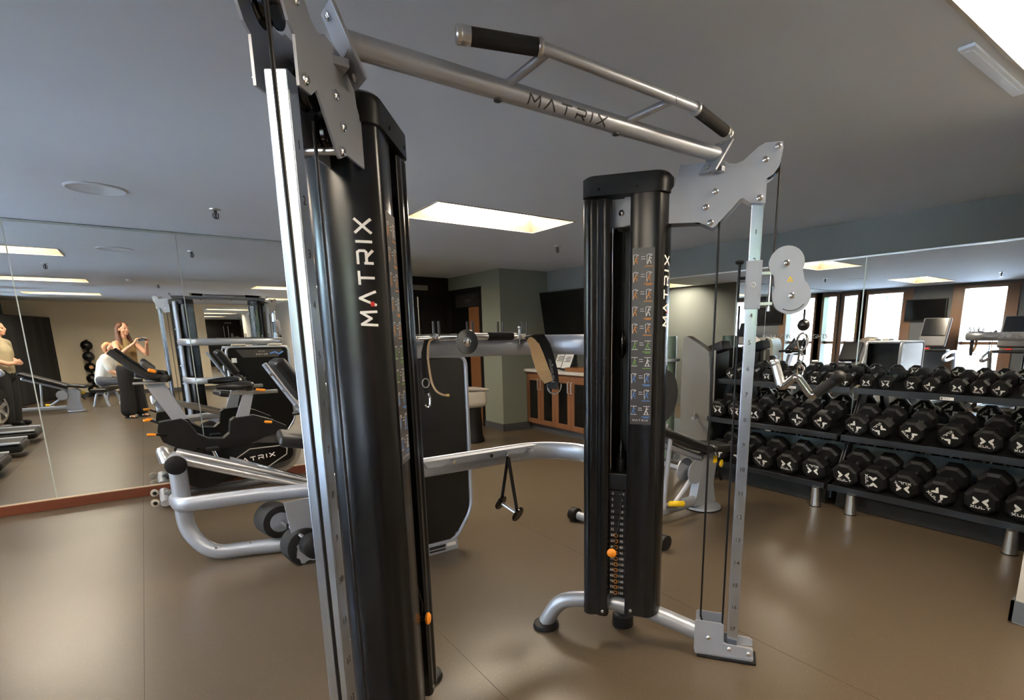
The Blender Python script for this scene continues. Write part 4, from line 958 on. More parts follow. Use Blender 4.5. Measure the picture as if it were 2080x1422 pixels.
for off in (.02, .055): obj('guide_rod', B().cyl(r0 + V((.30, off, -.04)), r1 + V((0, off, .05)), .008, n=8), CHROME, lp)
hub = obj('rail_hub', B().cyl((.075, 4.24, .69), (.075, 4.44, .69), .058, n=24), SILVER, lp)
obj('hub_cap', B().lathe((.068, 4.235, .69), -Y, [(.062, -.02), (.062, .01), (.05, .016), (.01, .018)], 26), BLACK, lp)
obj('hub_bracket', B().lathe((.03, 4.38, .70), V((-.3, 0, 1)), [(.05, 0), (.035, .08), (.02, .10)], 18), STEEL, lp)
# seat and backrest
obj('seat_pad', pad(B(), (.70, 4.35, .78), (1.10, 4.30, .70), .40, .08), VINYL, lp)
b0, b1 = V((.66, 4.30, 1.32)), V((1.02, 4.28, .70))
obj('backrest_beam', B().tube([b0, b1], [(.018, .032)] * 2, 10, flat=(0, 1, 0)), SILVER2, lp)
obj('backrest_pad', pad(B(), b0 + V((.10, .18, .02)), b0.lerp(b1, .50) + V((.11, .18, .02)), .34, .09, V((.8, 0, .6))), VINYL, lp)
obj('lower_pad', pad(B(), b0.lerp(b1, .54) + V((.10, .18, .02)), b1 + V((.10, .18, .03)), .34, .09, V((.8, 0, .6))), VINYL, lp)
for k in range(5): obj('bolt', B().lathe(b0.lerp(b1, .12 + .19 * k) + V((-.012, -.03, 0)), -Y, [(.012, 0), (.012, .008)], 8), STEEL, lp)
for p_, q_ in (((.86, 4.55, .92), (1.06, 4.42, .96)), ((.86, 4.16, .86), (1.02, 4.12, .88))): obj('hand_grip', B().cyl(p_, q_, .016, n=10), BLACK, lp)
# roller pads on the swing arm
obj('swing_plate', B().prism([(.60, .44), (.80, .44), (.82, .14), (.70, .12), (.64, .10)], (0, 3.80, 0), X, Z, .012), SILVER2, lp, smooth=0)
obj('roller_axle', B().cyl((.605, 4.02, .25), (.71, 3.62, .18), .018, n=12), CHROME, lp)
obj('roller_pad', B().lathe((.60, 4.00, .25), V((-.2, .97, 0)), [(.055, -.01), (.112, -.004), (.118, .01), (.118, .15), (.10, .16)], 30), FOAM, lp)
obj('roller_hub', B().lathe((.60, 3.992, .25), V((.2, -.97, 0)), [(.07, -.006), (.068, .004), (.02, .007)], 24), SILVER2, lp)
obj('roller_pad', B().lathe((.70, 3.78, .115), V((.15, -.98, .0)), [(.10, -.12), (.125, -.11), (.127, 0), (.118, .012), (.06, .014)], 30), FOAM, lp)
obj('roller_end', B().lathe((.735, 3.62, .15), V((.15, -.98, .0)), [(.07, -.10), (.078, -.09), (.078, .0), (.06, .012), (.012, .016)], 26), RUBBER, lp)
obj('roller_bolt', B().lathe((.735, 3.605, .15), -Y, [(.012, 0), (.010, .006)], 10), STEEL, lp)
cl = [(.0 + (.062 + (.018 if k % 4 < 2 else 0)) * math.cos(2 * PI * k / 24), (.062 + (.018 if k % 4 < 2 else 0)) * math.sin(2 * PI * k / 24)) for k in range(24)]
obj('ratchet_plate', B().prism(cl, (.70, 3.765, .08), X, Z, .008), SILVER2, lp, smooth=0)

# ------------------------------------------------------------------ training cycle by the left mirror
bk = thing('training_cycle', 'black indoor cycle with silver flywheel standing against the left mirror', 'exercise bike', (.5, 6.05, 0))
yb = 6.05
obj('front_stabiliser', B().tube([(-.02, 5.80, .06), (-.02, 6.32, .06)], [(.04, .028)] * 2, 12, flat=(0, 0, 1)), SILVER, bk)
obj('rear_stabiliser', B().tube([(1.05, 5.80, .05), (1.05, 6.30, .05)], [(.035, .028)] * 2, 12, flat=(0, 0, 1)), BLACK, bk)
for yy in (5.86, 6.26):
    obj('transport_wheel', B().lathe((-.095, yy, .062), Y, [(.03, -.014), (.034, -.012), (.034, .012), (.03, .014)], 20), PALEPL, bk)
    obj('wheel_hub', B().lathe((-.095, yy - .015, .062), -Y, [(.017, 0), (.016, .004), (.004, .006)], 14).cyl((-.095, yy, .062), (-.02, yy, .06), .014, n=10), BLACK, bk)
obj('base_beam', pad(B(), (-.02, yb, .085), (1.05, yb, .07), .10, .07), DGREY, bk)
body = fillet([(.05, yb, .74), (.16, yb, .78), (.27, yb, .66), (.36, yb, .56), (.52, yb, .52), (.60, yb, .56), (.63, yb, .70), (.66, yb, .74), (.80, yb, .73)], .03, 3)
bp_ = [(.02, .76), (.19, .78), (.24, .74), (.30, .62), (.38, .57), (.50, .555), (.555, .60), (.575, .72), (.61, .745), (.78, .755), (.92, .70), (1.06, .62), (1.06, .57), (.85, .53), (.66, .46), (.50, .43), (.34, .45), (.28, .50), (.24, .30), (.16, .10), (.10, .10), (.13, .35), (.12, .52), (.03, .58), (.0, .68)]
obj('body_shell', B().prism(bp_, (0, yb + .065, 0), X, Z, .13), BLACK, bk, smooth=0)
hb_post = [(-.035, 1.10), (.105, 1.10), (.245, .77), (.12, .77)]
obj('handlebar_post', B().prism(hb_post, (0, yb + .03, 0), X, Z, .06), SILVER, bk, smooth=0)
obj('seat_post', B().prism([(.625, .73), (.735, .73), (.80, .96), (.715, .96)], (0, yb + .03, 0), X, Z, .06), SILVER, bk, smooth=0)
obj('seat_slider', B().ab((.62, yb - .022, .955), (1.02, yb + .022, .99), .006), STEEL, bk)
sd = B(); prof = [(.50, .025, .02), (.56, .03, .03), (.64, .05, .04), (.72, .10, .045), (.78, .115, .04), (.81, .08, .03)]
vs, fs = [], []
for x_, hw, hh in prof:
    for k in range(12):
        an = 2 * PI * k / 12; vs.append((x_, yb + hw * math.cos(an), 1.045 + hh * math.sin(an)))
for i in range(len(prof) - 1):
    for k in range(12): fs.append((i * 12 + k, i * 12 + (k + 1) % 12, (i + 1) * 12 + (k + 1) % 12, (i + 1) * 12 + k))
fs += [tuple(range(12)), tuple((len(prof) - 1) * 12 + k for k in range(12))]
sd.add(vs, fs); obj('saddle', sd, VINYL, bk); obj('saddle_clamp', B().ab((.66, yb - .03, .985), (.74, yb + .03, 1.02), .006), STEEL, bk)
def lever(nm, p, q): obj(nm, pad(B(), V(p).lerp(V(q), .15), V(q), .028, .024), ORANGE, bk, label='orange adjusting lever')
lever('seat_lever', (.80, yb - .08, 1.01), (.90, yb - .10, .995)); lever('post_lever', (.84, yb - .11, .69), (.92, yb - .13, .68)); lever('handlebar_lever', (-.10, yb - .06, .79), (-.03, yb - .05, .79)); lever('front_lever', (-.09, yb - .18, .68), (-.01, yb - .17, .67))
obj('lever_stem', B().cyl((.02, yb - .05, .755), (-.04, yb - .055, .785), .01, n=8).cyl((.06, yb - .06, .64), (-.02, yb - .16, .67), .01, n=8), BLACK, bk)
# flywheel with spokes, chain guard
fc = V((.93, yb, .385)); fr_ = .245
obj('flywheel_rim', B().lathe(fc - Y * .05, Y, [(fr_ - .045, 0), (fr_, .004), (fr_, .024), (fr_ - .045, .028), (fr_ - .045, 0)], 40), STEEL, bk)
fw = B()
for k in range(6):
    an = 2 * PI * k / 6 + .35; d_ = V((math.cos(an), 0, math.sin(an)))
    fw.box(fc - Y * .036 + d_ * .11, (.19, .018, .07), Matrix((d_, Y, d_.cross(Y))).transposed())
obj('flywheel_spokes', fw.lathe(fc - Y * .045, Y, [(.06, 0), (.06, .02)], 20), STEEL, bk)
gd = arc(.30, .30, .185, 60, 285, 14) + arc(.99, .365, .095, -62, 98, 9) + [(.78, .485), (.62, .47)]
obj('chain_guard', B().prism(gd, (0, yb - .075, 0), X, Z, .035), GLOSSB, bk, smooth=0)
gl = B(); gl.strip([(.42, .26), (.70, .435), (.97, .435), (1.03, .40), (1.02, .34), (.78, .20)], .010, (0, yb - .1105, 0), X, Z, .001)
obj('guard_stripe', gl, GPRINT, bk, smooth=0, recalc=False)
wl_ = B(); wl_.word('MATRIX', .040, (.735, yb - .1105, .338), V((.985, 0, .10)), V((-.10, 0, .985)), wd=1.25, gap=.5, st=.2, lift=.0015); obj('lettering', wl_, WHITE, bk, smooth=0, recalc=False)
for s in (-1, 1):
    c_ = V((.44, yb + s * .125, .33)); e_ = c_ + V((.05 * s, 0, -.16 * -s * -1 if s < 0 else .16))
    obj('crank', B().cyl(c_, e_, .016, n=10), CHROME, bk)
    obj('pedal', B().box(e_ + Y * s * .06, (.10, .09, .03), bev=.006), BLACK, bk)
# handlebars
for yo in (-.13, .13):
    obj('handlebar', B().tube(fillet([(.15, yb + yo * .35, 1.15), (.02, yb + yo, 1.17), (-.10, yb + yo, 1.25), (-.24, yb + yo * .8, 1.40)], .06, 4), .026, 12), FOAM, bk)
obj('handlebar_cross', B().tube([(.10, yb - .22, 1.15), (.12, yb - .10, 1.16), (.12, yb + .10, 1.16), (.10, yb + .22, 1.15)], .022, 12), FOAM, bk)
obj('console_bracket', pad(B(), (-.10, yb, 1.20), (.14, yb, 1.13), .14, .05), BLACK, bk)
obj('console', pad(B(), (-.04, yb, 1.30), (.06, yb, 1.20), .17, .05), DGREY, bk)
obj('console_lever', pad(B(), (.0, yb - .10, 1.235), (.06, yb - .11, 1.215), .03, .035), ORANGE, bk, label='orange console lever')
obj('bottle_cage', B().ab((-.12, yb - .07, 1.11), (.12, yb + .07, 1.125), .005), STEEL, bk)

# ------------------------------------------------------------------ treadmills and machines along the windows (seen in the mirrors)
def treadmill(y, label):
    t = thing('treadmill', label, 'treadmill', (-2.05, y, 0), 'treadmills facing the windows'); x0 = XW + .05
    obj('deck', B().box((-2.02, y, .13), (1.20, .62, .12), bev=.05, seg=3), BLACK, t)
    obj('belt', B().box((-1.95, y, .193), (1.0, .46, .008)), RUBBER, t)
    for s in (-1, 1):
        obj('side_rail', B().box((-2.0, y + s * .285, .195), (1.12, .085, .022), bev=.006), SILVER, t)
        obj('upright', B().tube([(-2.42, y + s * .36, .16), (-2.36, y + s * .37, .70), (-2.24, y + s * .37, 1.16)], [(.035, .06)] * 3, 10, flat=(1, 0, 0)), SILVER, t)
        obj('arm_rest', B().tube(fillet([(-2.26, y + s * .37, 1.14), (-2.05, y + s * .37, 1.14), (-1.78, y + s * .36, 1.06), (-1.74, y + s * .36, 1.00), (-1.9, y + s * .37, .98), (-2.2, y + s * .37, 1.02)], .06, 4), .032, 10), SILVER, t)
    obj('motor_cover', B().box((-2.42, y, .26), (.42, .66, .24), bev=.09, seg=3), DGREY, t)
    M = Matrix.Rotation(R(-22), 3, 'Y')
    obj('console', B().box((-2.22, y, 1.52), (.07, .50, .62), M, .03, 3), DGREY, t)
    obj('screen', B().box(V((-2.22, y, 1.56)) + M @ V((.036, 0, .06)), (.004, .42, .36), M), SCREEN, t, smooth=0)
    obj('console_label', B().box(V((-2.22, y, 1.52)) + M @ V((.039, 0, .17)), (.003, .20, .04), M), WHITE, t, smooth=0)
    obj('control_shelf', B().box((-2.12, y, 1.16), (.24, .62, .06), bev=.02), BLACK, t)
    obj('stop_clip', B().box((-2.06, y + .05, 1.20), (.06, .10, .03), bev=.006), REDP, t)
treadmill(4.30, 'treadmill in front of the television, fully seen in the right mirror'); treadmill(2.98, 'treadmill at the right edge of the right mirror'); treadmill(1.75, 'treadmill beside the camera, only its deck end shows in the left mirror')
el = thing('recumbent_stepper', 'pale grey round-topped stepper body seen in the right mirror', 'exercise machine', (-1.75, 5.25, 0))
sd_ = [(-.30, 0), (.30, 0), (.28, .9), (.22, 1.04), (.08, 1.10), (-.10, 1.09), (-.24, 1.02), (-.30, .85)]
obj('body', B().prism([(a_, b_ + .34) for a_, b_ in sd_], (-1.55, 5.22, 0), Y, Z, .40), PALEPL, el, smooth=30)
obj('pedestal', B().ab((-1.55, 4.98, .03), (-1.15, 5.46, .36), .04), DGREY, el)
obj('base_bar', B().tube([(-1.9, 5.22, .05), (-1.02, 5.22, .05)], [(.03, .05)] * 2, 12, flat=(0, 0, 1)), SILVER, el)
obj('seat_back', B().box((-1.95, 5.72, 1.18), (.10, .34, .38), Matrix.Rotation(R(8), 3, 'Y'), .03, 3), VINYL, el)
obj('seat_frame', B().tube(fillet([(-1.96, 5.72, 1.0), (-1.90, 5.70, .45), (-1.60, 5.5, .30), (-1.4, 5.3, .30)], .15, 5), .03, 12), SILVER, el)
obj('seat', B().box((-1.80, 5.70, .62), (.42, .40, .08), bev=.03, seg=3), VINYL, el)
obj('seat_post', B().cyl((-1.80, 5.70, .02), (-1.80, 5.70, .60), .04, n=14), SILVER, el)
el.location = V(el.location) + V((-.42, 0, 0))
# second training cycle next to the standing man, second bench at the back
def dup_tree(root, loc, rot, label, keep_group=None):
    t_ = tree(root); o = dup(root, t_, loc, rot, label, keep_group); return o
bk2 = dup_tree(bk, (-2.18, .62, 0), (0, 0, R(-70)), 'training cycle at the left edge of the left mirror, by the standing man')
bn2 = dup_tree(bn, (-1.75, -2.45, 0), (0, 0, R(12)), 'second weight bench far back, its silver feet show in the left mirror')
# black curtain panel and ball stand by the back wall
cp_ = thing('folding_screen', 'tall black cloth screen standing by the back wall', 'screen', (-2.2, -5.3, 0))
w0, w1 = V((-1.88, -6.36, 0)), V((-2.52, -4.0, 0)); d_ = (w1 - w0).normalized(); nn = V((d_.y, -d_.x, 0))
fold = [w0.lerp(w1, k / 24) + nn * .015 * math.sin(k * 1.4) for k in range(25)]
b = B(); vs = []
for p in fold: vs += [p + Z * .02, p + Z * 2.05, p + Z * 2.05 - nn * .02, p + Z * .02 - nn * .02]
b.add(vs, [(i * 4 + k, i * 4 + (k + 1) % 4, i * 4 + 4 + (k + 1) % 4, i * 4 + 4 + k) for i in range(24) for k in range(4)] + [(0, 1, 2, 3), (96, 97, 98, 99)])
obj('cloth', b, BLACKCL, cp_, smooth=60)
for p in (w0, w1): obj('post', B().cyl(p + Z * .0, p + Z * 2.07, .018, n=12), BLACK, cp_)
obj('top_rail', B().cyl(w0 + Z * 2.06, w1 + Z * 2.06, .015, n=10), BLACK, cp_)
ms = thing('ball_stand', 'black upright stand holding medicine balls against the back wall', 'stand', (-1.22, -6.22, 0))
obj('post', B().cyl((-1.22, -6.33, .02), (-1.22, -6.33, 1.5), .03, n=14), BLACK, ms); obj('base', B().lathe((-1.22, -6.22, 0), Z, [(.16, 0), (.155, .03), (.05, .05)], 24), BLACK, ms)
for k in range(5):
    z = .10 + k * .29
    obj('cradle', B().tube([(-1.22 + .10 * math.cos(2 * PI * q / 16), -6.155 + .10 * math.sin(2 * PI * q / 16), z) for q in range(16)], .010, 8, closed=True).cyl((-1.22, -6.32, z), (-1.22, -6.25, z), .012, n=8), BLACK, ms)
for k in range(5):
    z = .10 + k * .29
    m_ = thing('medicine_ball', 'black medicine ball, %s from the top of the stand' % ['fifth', 'fourth', 'third', 'second', 'first'][k], 'ball', (-1.22, -6.155, z), 'medicine balls on the stand')
    obj('ball', B().sphere((-1.22, -6.155, z + .088), .1305), BALLW, m_)
    if k in (0, 2): obj('emblem', B().lathe((-1.19, -6.030, z + .10), V((.2, .97, .1)), [(.045, -.01), (.045, .004), (.03, .006)], 16), mat('orange_label', srgb(206, 150, 96), .5), m_)
    else: obj('emblem', B().lathe((-1.19, -6.030, z + .10), V((.2, .97, .1)), [(.03, -.01), (.03, .004), (.02, .006)], 16), DGREY, m_)

# ------------------------------------------------------------------ people
def limb(b, chain, n=14):
    for i in range(len(chain) - 1):
        (p, r), (q, r2) = chain[i], chain[i + 1]
        if (V(q) - V(p)).length > 1e-4: b.tube([p, q], [r, r2], n)
    for p, r in chain: b.sphere(p, r, n=14, m=8)
def figure_part(name, b, m, parent, vox=.008, label=None):
    o = obj(name, b, m, parent, label=label, smooth=None)
    rm = o.modifiers.new('remesh', 'REMESH'); rm.mode = 'VOXEL'; rm.voxel_size = vox; rm.use_smooth_shade = True
    sm = o.modifiers.new('smooth', 'SMOOTH'); sm.factor = .5; sm.iterations = 3
    return o
def head(b, M, c, s=1.0):
    "skull, jaw, nose, ears, chin; local frame M (x right, y forward, z up)"
    P = lambda x, y, z: M @ V((c[0] + x * s, c[1] + y * s, c[2] + z * s))
    R3 = M.to_3x3()
    def ell(x, y, z, rx, ry, rz):
        k = B(); k.sphere((0, 0, 0), 1, n=18, m=12)
        for v in k.bm.verts: v.co = P(x, y, z) + R3 @ V((v.co.x * rx * s, v.co.y * ry * s, v.co.z * rz * s))
        k.bm.verts.index_update(); b.add_raw(k.bm); k.bm.free()
    ell(0, -.01, .03, .076, .095, .095); ell(0, .025, -.035, .060, .068, .075); ell(0, .055, -.085, .034, .032, .028)
    ell(0, .098, -.005, .014, .018, .026); ell(0, .105, -.018, .017, .014, .011); ell(0, .088, -.052, .026, .011, .010)
    for q in (-1, 1): ell(q * .077, -.005, -.008, .012, .022, .032); ell(q * .032, .078, .022, .020, .014, .008); ell(q * .045, .055, -.03, .028, .028, .022)
def add_raw(s, bm2):
    bm2.verts.ensure_lookup_table(); s.add([v.co.copy() for v in bm2.verts], [[v.index for v in f.verts] for f in bm2.faces])
B.add_raw = add_raw
def eyes(M, c, par, s=1.0):
    for q in (-1, 1):
        p = M @ V((c[0] + q * .032 * s, c[1] + .086 * s, c[2] + .010 * s))
        obj('eye', B().sphere(p, .0095 * s, n=10, m=8), mat('eye', srgb(60, 48, 40), .2), par)
def hand(b, wrist, palm_dir, finger_dir, thumb_dir, curl, s=1.0):
    "palm plus five unequal bent fingers; curl = direction in which the fingers close"
    w, pd, fd, td, cu = V(wrist), V(palm_dir).normalized(), V(finger_dir).normalized(), V(thumb_dir).normalized(), V(curl).normalized()
    side = td
    pc = w + pd * .05 * s
    for k in range(4):
        o = side * (.030 - .020 * k) * s
        limb(b, [(w + o * .5, .017 * s), (w + pd * .085 * s + o, .0115 * s)], 8)
        L = (.040, .045, .042, .032)[k] * s; a0 = w + pd * .088 * s + o
        a1 = a0 + (fd * .85 + cu * .35).normalized() * L; a2 = a1 + (fd * .45 + cu * .9).normalized() * L * .65; a3 = a2 + (fd * .05 + cu).normalized() * L * .5
        limb(b, [(a0, .0098 * s), (a1, .0088 * s), (a2, .0078 * s), (a3, .0068 * s)], 8)
    t0 = w + pd * .025 * s + side * .026 * s; t1 = t0 + (side + pd * .8).normalized() * .036 * s; t2 = t1 + (side * .4 + pd + cu * .3).normalized() * .030 * s; t3 = t2 + (pd + cu * .6).normalized() * .022 * s
    limb(b, [(t0, .0135 * s), (t1, .0115 * s), (t2, .0095 * s), (t3, .008 * s)], 8)
def frame_p(x, y, ang):
    "person frame: local y faces direction ang (degrees from +X)"
    f = V((math.cos(R(ang)), math.sin(R(ang)), 0)); r = V((f.y, -f.x, 0))
    M = Matrix((r, f, Z)).transposed().to_4x4(); M.translation = V((x, y, 0)); return M

# woman taking the picture (stands where the camera is, seen in the left mirror)
M = frame_p(-.30, -.42, 53.1); L_ = lambda *p: M @ V(p)
wm = thing('person', 'woman with long brown hair and black trousers holding up a phone', 'person', (-.30, -.42, 0))
b = B()
for s in (-1, 1):
    limb(b, [(L_(s * .095, 0, .95), .085), (L_(s * .105, .02, .50), .056), (L_(s * .11, -.01, .28), .046), (L_(s * .11, -.02, .09), .032)])
    limb(b, [(L_(s * .11, -.04, .045), .030), (L_(s * .125, .06, .04), .030), (L_(s * .13, .13, .025), .020)])
    limb(b, [(L_(s * .10, .0, 1.43), .05), (L_(s * .185, .02, 1.415), .052), (L_(s * .255, .20, 1.215), .040), (L_(s * .245, .22, 1.215), .040)])
    limb(b, [(L_(s * .25, .21, 1.215), .039), (L_(s * .19, .31, 1.32), .034), (L_(s * .118, .425, 1.425), .023)])
    hand(b, L_(s * .116, .428, 1.430), M.to_3x3() @ V((-s * .12, .45, .75)), M.to_3x3() @ V((-s * .75, .25, .35)), M.to_3x3() @ V((-s * .4, -.8, .1)), M.to_3x3() @ V((-s * .9, .25, -.1)), .95)
limb(b, [(L_(0, 0, .98), .13), (L_(0, .0, 1.12), .115), (L_(0, .01, 1.28), .125), (L_(0, .0, 1.42), .09), (L_(0, .0, 1.50), .050), (L_(0, .02, 1.60), .048)])
hc = (0, .035, 1.685); head(b, M, hc)
figure_part('body', b, SKIN, wm, .007)
eyes(M, hc, wm)
b = B(); limb(b, [(L_(0, 0, .93), .150), (L_(0, .0, 1.12), .130), (L_(0, .012, 1.27), .140), (L_(0, .0, 1.40), .105), (L_(0, -.0, 1.46), .075)])
for s in (-1, 1): limb(b, [(L_(s * .05, 0, .95), .125), (L_(s * .075, .04, 1.28), .092), (L_(s * .12, .0, 1.42), .066)])
figure_part('knit_top', b, OLIVE, wm, .010, 'sleeveless olive top')
b = B(); limb(b, [(L_(0, 0, 1.02), .150), (L_(0, 0, .92), .155)])
for s in (-1, 1): limb(b, [(L_(s * .085, 0, .93), .125), (L_(s * .105, .01, .50), .110), (L_(s * .12, .0, .14), .125)])
figure_part('trousers', b, BLACKCL, wm, .012, 'wide black trousers')
b = B()
hcw = L_(*hc)
limb(b, [(L_(0, .0, 1.745), .082), (L_(0, -.035, 1.70), .088), (L_(0, -.075, 1.60), .075), (L_(.0, -.10, 1.46), .070), (L_(.0, -.105, 1.36), .045)])
for s in (-1, 1): limb(b, [(L_(s * .045, .045, 1.755), .046), (L_(s * .075, .0, 1.70), .032), (L_(s * .088, .0, 1.60), .034), (L_(s * .10, .03, 1.48), .040), (L_(s * .10, .06, 1.38), .030)])
figure_part('hair', b, HAIRB, wm, .009)
for s in (-1, 1):
    b = B().box(L_(s * .122, .045, .011), (.085, .25, .022), M.to_3x3(), .009); obj('sandal_sole', b, BLACK, wm)
    obj('sandal_strap', B().tube([L_(s * .122 + .042 * math.cos(a_), .07, .022 + .052 * math.sin(a_)) for a_ in [PI * k / 10 for k in range(11)]], .010, 8).tube([L_(s * .122 + .042 * math.cos(a_), .0, .03 + .06 * math.sin(a_)) for a_ in [PI * k / 10 for k in range(11)]], .010, 8), WHITE, wm)
ph = thing('phone', 'black phone held up by the woman', 'phone', L_(0.012, .468, 1.5))
obj('case', B().box(L_(.012, .466, 1.5), (.158, .009, .076), M.to_3x3(), .004), GLOSSB, ph)
obj('lens_bar', B().box(L_(.062, .4715, 1.5), (.02, .003, .06), M.to_3x3(), .001), DGREY, ph); obj('lens', B().lathe(L_(.062, .473, 1.515), M.to_3x3() @ Y, [(.007, 0), (.0065, .001)], 12), CHROME, ph)

# man standing by the windows
M = frame_p(-2.02, -.55, 20); L_ = lambda *p: M @ V(p)
mn = thing('person', 'man in a khaki shirt standing at the left edge of the left mirror', 'person', (-2.02, -.55, 0))
b = B()
for s in (-1, 1):
    limb(b, [(L_(s * .095, 0, .94), .088), (L_(s * .10, .02, .50), .060), (L_(s * .10, -.01, .28), .048), (L_(s * .10, -.02, .09), .036)])
    limb(b, [(L_(s * .10, 0, 1.47), .06), (L_(s * .20, .0, 1.45), .058), (L_(s * .25, .0, 1.18), .043), (L_(s * .17, .17, 1.10), .038), (L_(s * .06, .22, 1.11), .027)])
    hand(b, L_(s * .06, .22, 1.11), M.to_3x3() @ V((-s, .3, 0)), M.to_3x3() @ V((-s, .2, 0)), M.to_3x3() @ V((0, .3, 1)), M.to_3x3() @ V((-s * .5, -.8, 0)))
limb(b, [(L_(0, 0, .98), .135), (L_(0, .0, 1.15), .13), (L_(0, .01, 1.32), .14), (L_(0, .0, 1.46), .10), (L_(0, .0, 1.54), .058), (L_(0, .02, 1.62), .055)])
hc = (0, .04, 1.70); head(b, M, hc); figure_part('body', b, SKIN, mn, .008); eyes(M, hc, mn)
b = B(); limb(b, [(L_(0, 0, .96), .155), (L_(0, .0, 1.15), .150), (L_(0, .012, 1.32), .158), (L_(0, .0, 1.45), .115), (L_(0, 0, 1.50), .08)])
for s in (-1, 1): limb(b, [(L_(s * .10, 0, 1.46), .085), (L_(s * .20, 0, 1.45), .075), (L_(s * .24, 0, 1.24), .066)])
figure_part('shirt', b, KHAKI, mn, .011)
b = B(); limb(b, [(L_(0, 0, 1.0), .15), (L_(0, 0, .92), .15)])
for s in (-1, 1): limb(b, [(L_(s * .09, 0, .92), .112), (L_(s * .10, .02, .50), .085), (L_(s * .10, -.01, .09), .075)])
figure_part('trousers', b, BLACKCL, mn, .012)
b = B(); limb(b, [(L_(0, .0, 1.765), .083), (L_(0, -.03, 1.725), .090), (L_(0, -.05, 1.66), .07)]); figure_part('hair', b, mat('sandy_hair', srgb(186, 138, 96), .55, var=.25, vscale=40), mn, .009)
for s in (-1, 1): obj('shoe', B().box(L_(s * .10, .05, .045), (.095, .28, .09), M.to_3x3(), .035, 3), BLACK, mn)

# man seated on a flat bench at the back
M = frame_p(-.74, -3.32, 15); L_ = lambda *p: M @ V(p)
ft = thing('flat_bench', 'low black padded bench under the seated man', 'bench', (-.83, -3.35, 0))
obj('pad', B().box(L_(0, -.10, .375), (.95, .30, .08), M.to_3x3(), .03, 3), VINYL, ft)
for s in (-1, 1): obj('leg', B().tube(fillet([L_(s * .38, -.24, .01), L_(s * .36, -.16, .315), L_(s * .36, -.04, .315), L_(s * .38, .04, .01)], .06, 4), .025, 12), SILVER, ft)
obj('beam', B().cyl(L_(-.37, -.10, .31), L_(.37, -.10, .31), .028, n=12), SILVER, ft)
ms_ = thing('person', 'man in a white shirt and grey trousers seated at the back', 'person', (-.74, -3.32, 0))
b = B()
for s in (-1, 1):
    limb(b, [(L_(s * .10, -.10, .56), .085), (L_(s * .15, .30, .54), .062), (L_(s * .14, .28, .30), .05), (L_(s * .14, .24, .09), .036)])
    limb(b, [(L_(s * .10, .0, 1.06), .055), (L_(s * .19, .02, 1.04), .055), (L_(s * .24, .12, .78), .042), (L_(s * .16, .36, .66), .034), (L_(s * .10, .40, .64), .026)])
    hand(b, L_(s * .10, .40, .64), M.to_3x3() @ V((-s * .6, .8, -.1)), M.to_3x3() @ V((-s * .6, .6, -.4)), M.to_3x3() @ V((0, 0, 1)), M.to_3x3() @ V((-s * .4, -.2, -1)))
limb(b, [(L_(0, -.11, .58), .14), (L_(0, -.08, .76), .135), (L_(0, -.03, .94), .14), (L_(0, .0, 1.07), .10), (L_(0, .04, 1.15), .056), (L_(0, .08, 1.21), .054)])
hc = (0, .11, 1.30); head(b, M, hc); figure_part('body', b, SKIN, ms_, .009); eyes(M, hc, ms_)
b = B(); limb(b, [(L_(0, -.12, .58), .158), (L_(0, -.08, .76), .155), (L_(0, -.03, .94), .160), (L_(0, .0, 1.06), .115), (L_(0, .02, 1.10), .08)])
for s in (-1, 1): limb(b, [(L_(s * .10, .0, 1.06), .082), (L_(s * .19, .02, 1.04), .072), (L_(s * .225, .10, .84), .064)])
figure_part('shirt', b, WHITECL, ms_, .012)
b = B(); limb(b, [(L_(-.08, -.11, .57), .13), (L_(.08, -.11, .57), .13)])
for s in (-1, 1): limb(b, [(L_(s * .10, -.10, .56), .105), (L_(s * .15, .30, .54), .078), (L_(s * .14, .27, .30), .072), (L_(s * .14, .24, .12), .066)])
figure_part('trousers', b, GREYCL, ms_, .012)
b = B(); limb(b, [(L_(0, .07, 1.365), .082), (L_(0, .04, 1.33), .088), (L_(0, .03, 1.26), .065)]); figure_part('hair', b, HAIRR, ms_, .009)
for s in (-1, 1): obj('shoe', B().box(L_(s * .145, .30, .05), (.10, .29, .10), M.to_3x3(), .035, 3), WHITECL, ms_)

# ------------------------------------------------------------------ outside, through the windows
struct('ground', B().ab((-40, -30, -.45), (XW - .3, 40, -.35)), GROUND)
fa = thing('street_building', 'pale building with stone ground floor across the court, beyond the windows', 'building', (-13, 4, -.35))
obj('upper_wall', B().ab((-15, -16, 2.3), (-13, 8.3, 12)), FACADE, fa, smooth=0)
obj('stone_wall', B().ab((-15, -16, -.35), (-12.95, 8.3, 2.3)), STONE, fa, smooth=0)
obj('rail_reflection_block', B().ab((-14, -16, 2.3), (-12.9, -.5, 4.4)), STONE, fa, smooth=0)  # unseen stone block, added to darken what the near rail reflects
for k in range(9): obj('window', B().ab((-13.02, -15 + k * 2.6, 4.0), (-12.98, -13.8 + k * 2.6, 5.8)), mat('blue_glass', srgb(110, 150, 180), .08, .3), fa, smooth=0)
fb = thing('glass_pavilion', 'glazed pavilion with white posts behind the tree, beyond the windows', 'building', (-17, 14, -.35))
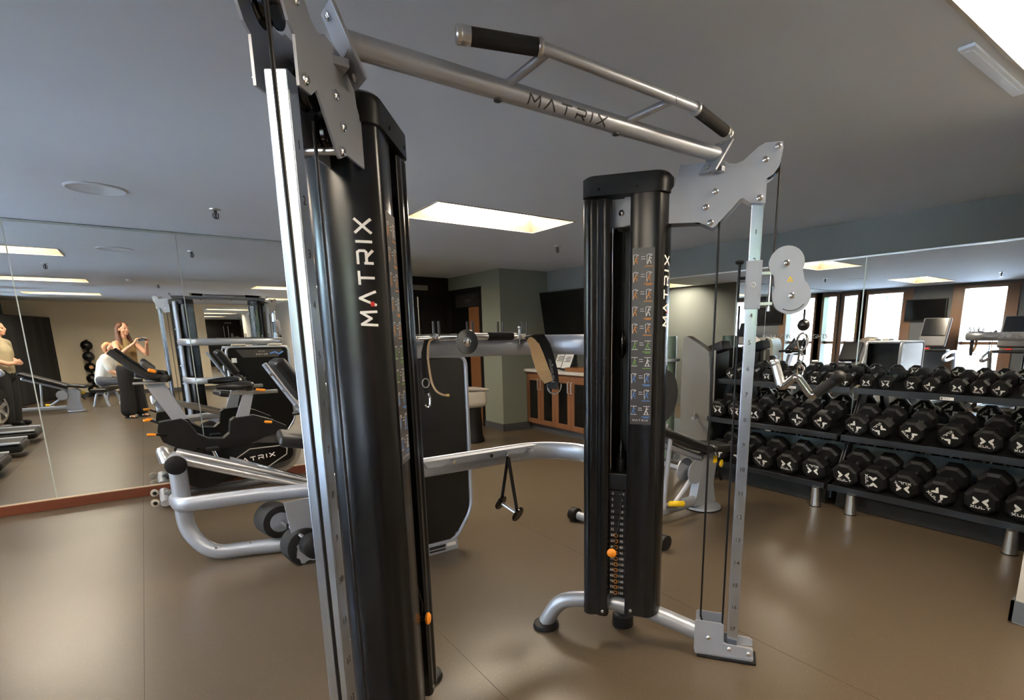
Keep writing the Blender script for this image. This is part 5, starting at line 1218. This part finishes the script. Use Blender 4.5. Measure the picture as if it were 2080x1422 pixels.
obj('glazing', B().ab((-19, 8.4, .6), (-16, 24, 3.2)), mat('deep_blue_glass', srgb(58, 92, 128), .1, .2), fb, smooth=0)
obj('plinth', B().ab((-19, 8.35, -.35), (-15.9, 24, .6)), FACADE, fb, smooth=0); obj('roof', B().ab((-19.2, 8.3, 3.2), (-15.7, 24.2, 3.5)), FACADE, fb, smooth=0)
for k in range(13): obj('post', B().ab((-16.0, 8.45 + k * 1.25, .6), (-15.9, 8.6 + k * 1.25, 3.2)), FACADE, fb, smooth=0)
def tree_(x, y, h, seed, label):
    rr = random.Random(seed); t = thing('garden_tree', label, 'tree', (x, y, -.35), 'trees outside the windows')
    tb = B(); tb.tube([(x, y, -.35), (x + .1, y, h * .3), (x - .05, y + .1, h * .55)], [.14, .10, .07], 10); tips = []
    for k in range(11):
        a_ = rr.uniform(0, 2 * PI); z0 = h * rr.uniform(.22, .55); L2 = rr.uniform(.9, 1.8)
        p = V((x, y, z0)); q = p + V((math.cos(a_) * L2, math.sin(a_) * L2, rr.uniform(.3, 1.2))); m_ = p.lerp(q, .5) + V((0, 0, .15))
        tb.tube([p, m_, q], [.05, .03, .012], 7); tips += [m_, q, p.lerp(q, .8)]
    obj('trunk', tb, BARK, t)
    lb2 = B()
    for c_ in tips + [V((x, y, h * .75)), V((x + .3, y - .4, h * .85))]:
        for k in range(70):
            p = c_ + V((rr.gauss(0, .38), rr.gauss(0, .38), rr.gauss(0, .30))); n_ = V((rr.uniform(-1, 1), rr.uniform(-1, 1), rr.uniform(-.2, 1))).normalized(); u_, w_ = ortho(n_); s_ = rr.uniform(.05, .10)
            lb2.add([p + u_ * s_, p + w_ * s_ * .55, p - u_ * s_, p - w_ * s_ * .55], [(0, 1, 2, 3)])
    obj('leaves', lb2, LEAF, t, smooth=0, recalc=False)['kind'] = 'stuff'
tree_(-7.6, 9.6, 4.6, 3, 'leafy garden tree seen through the window nearest the left mirror'); tree_(-8.5, -6.5, 5.0, 5, 'leafy garden tree beyond the back windows')
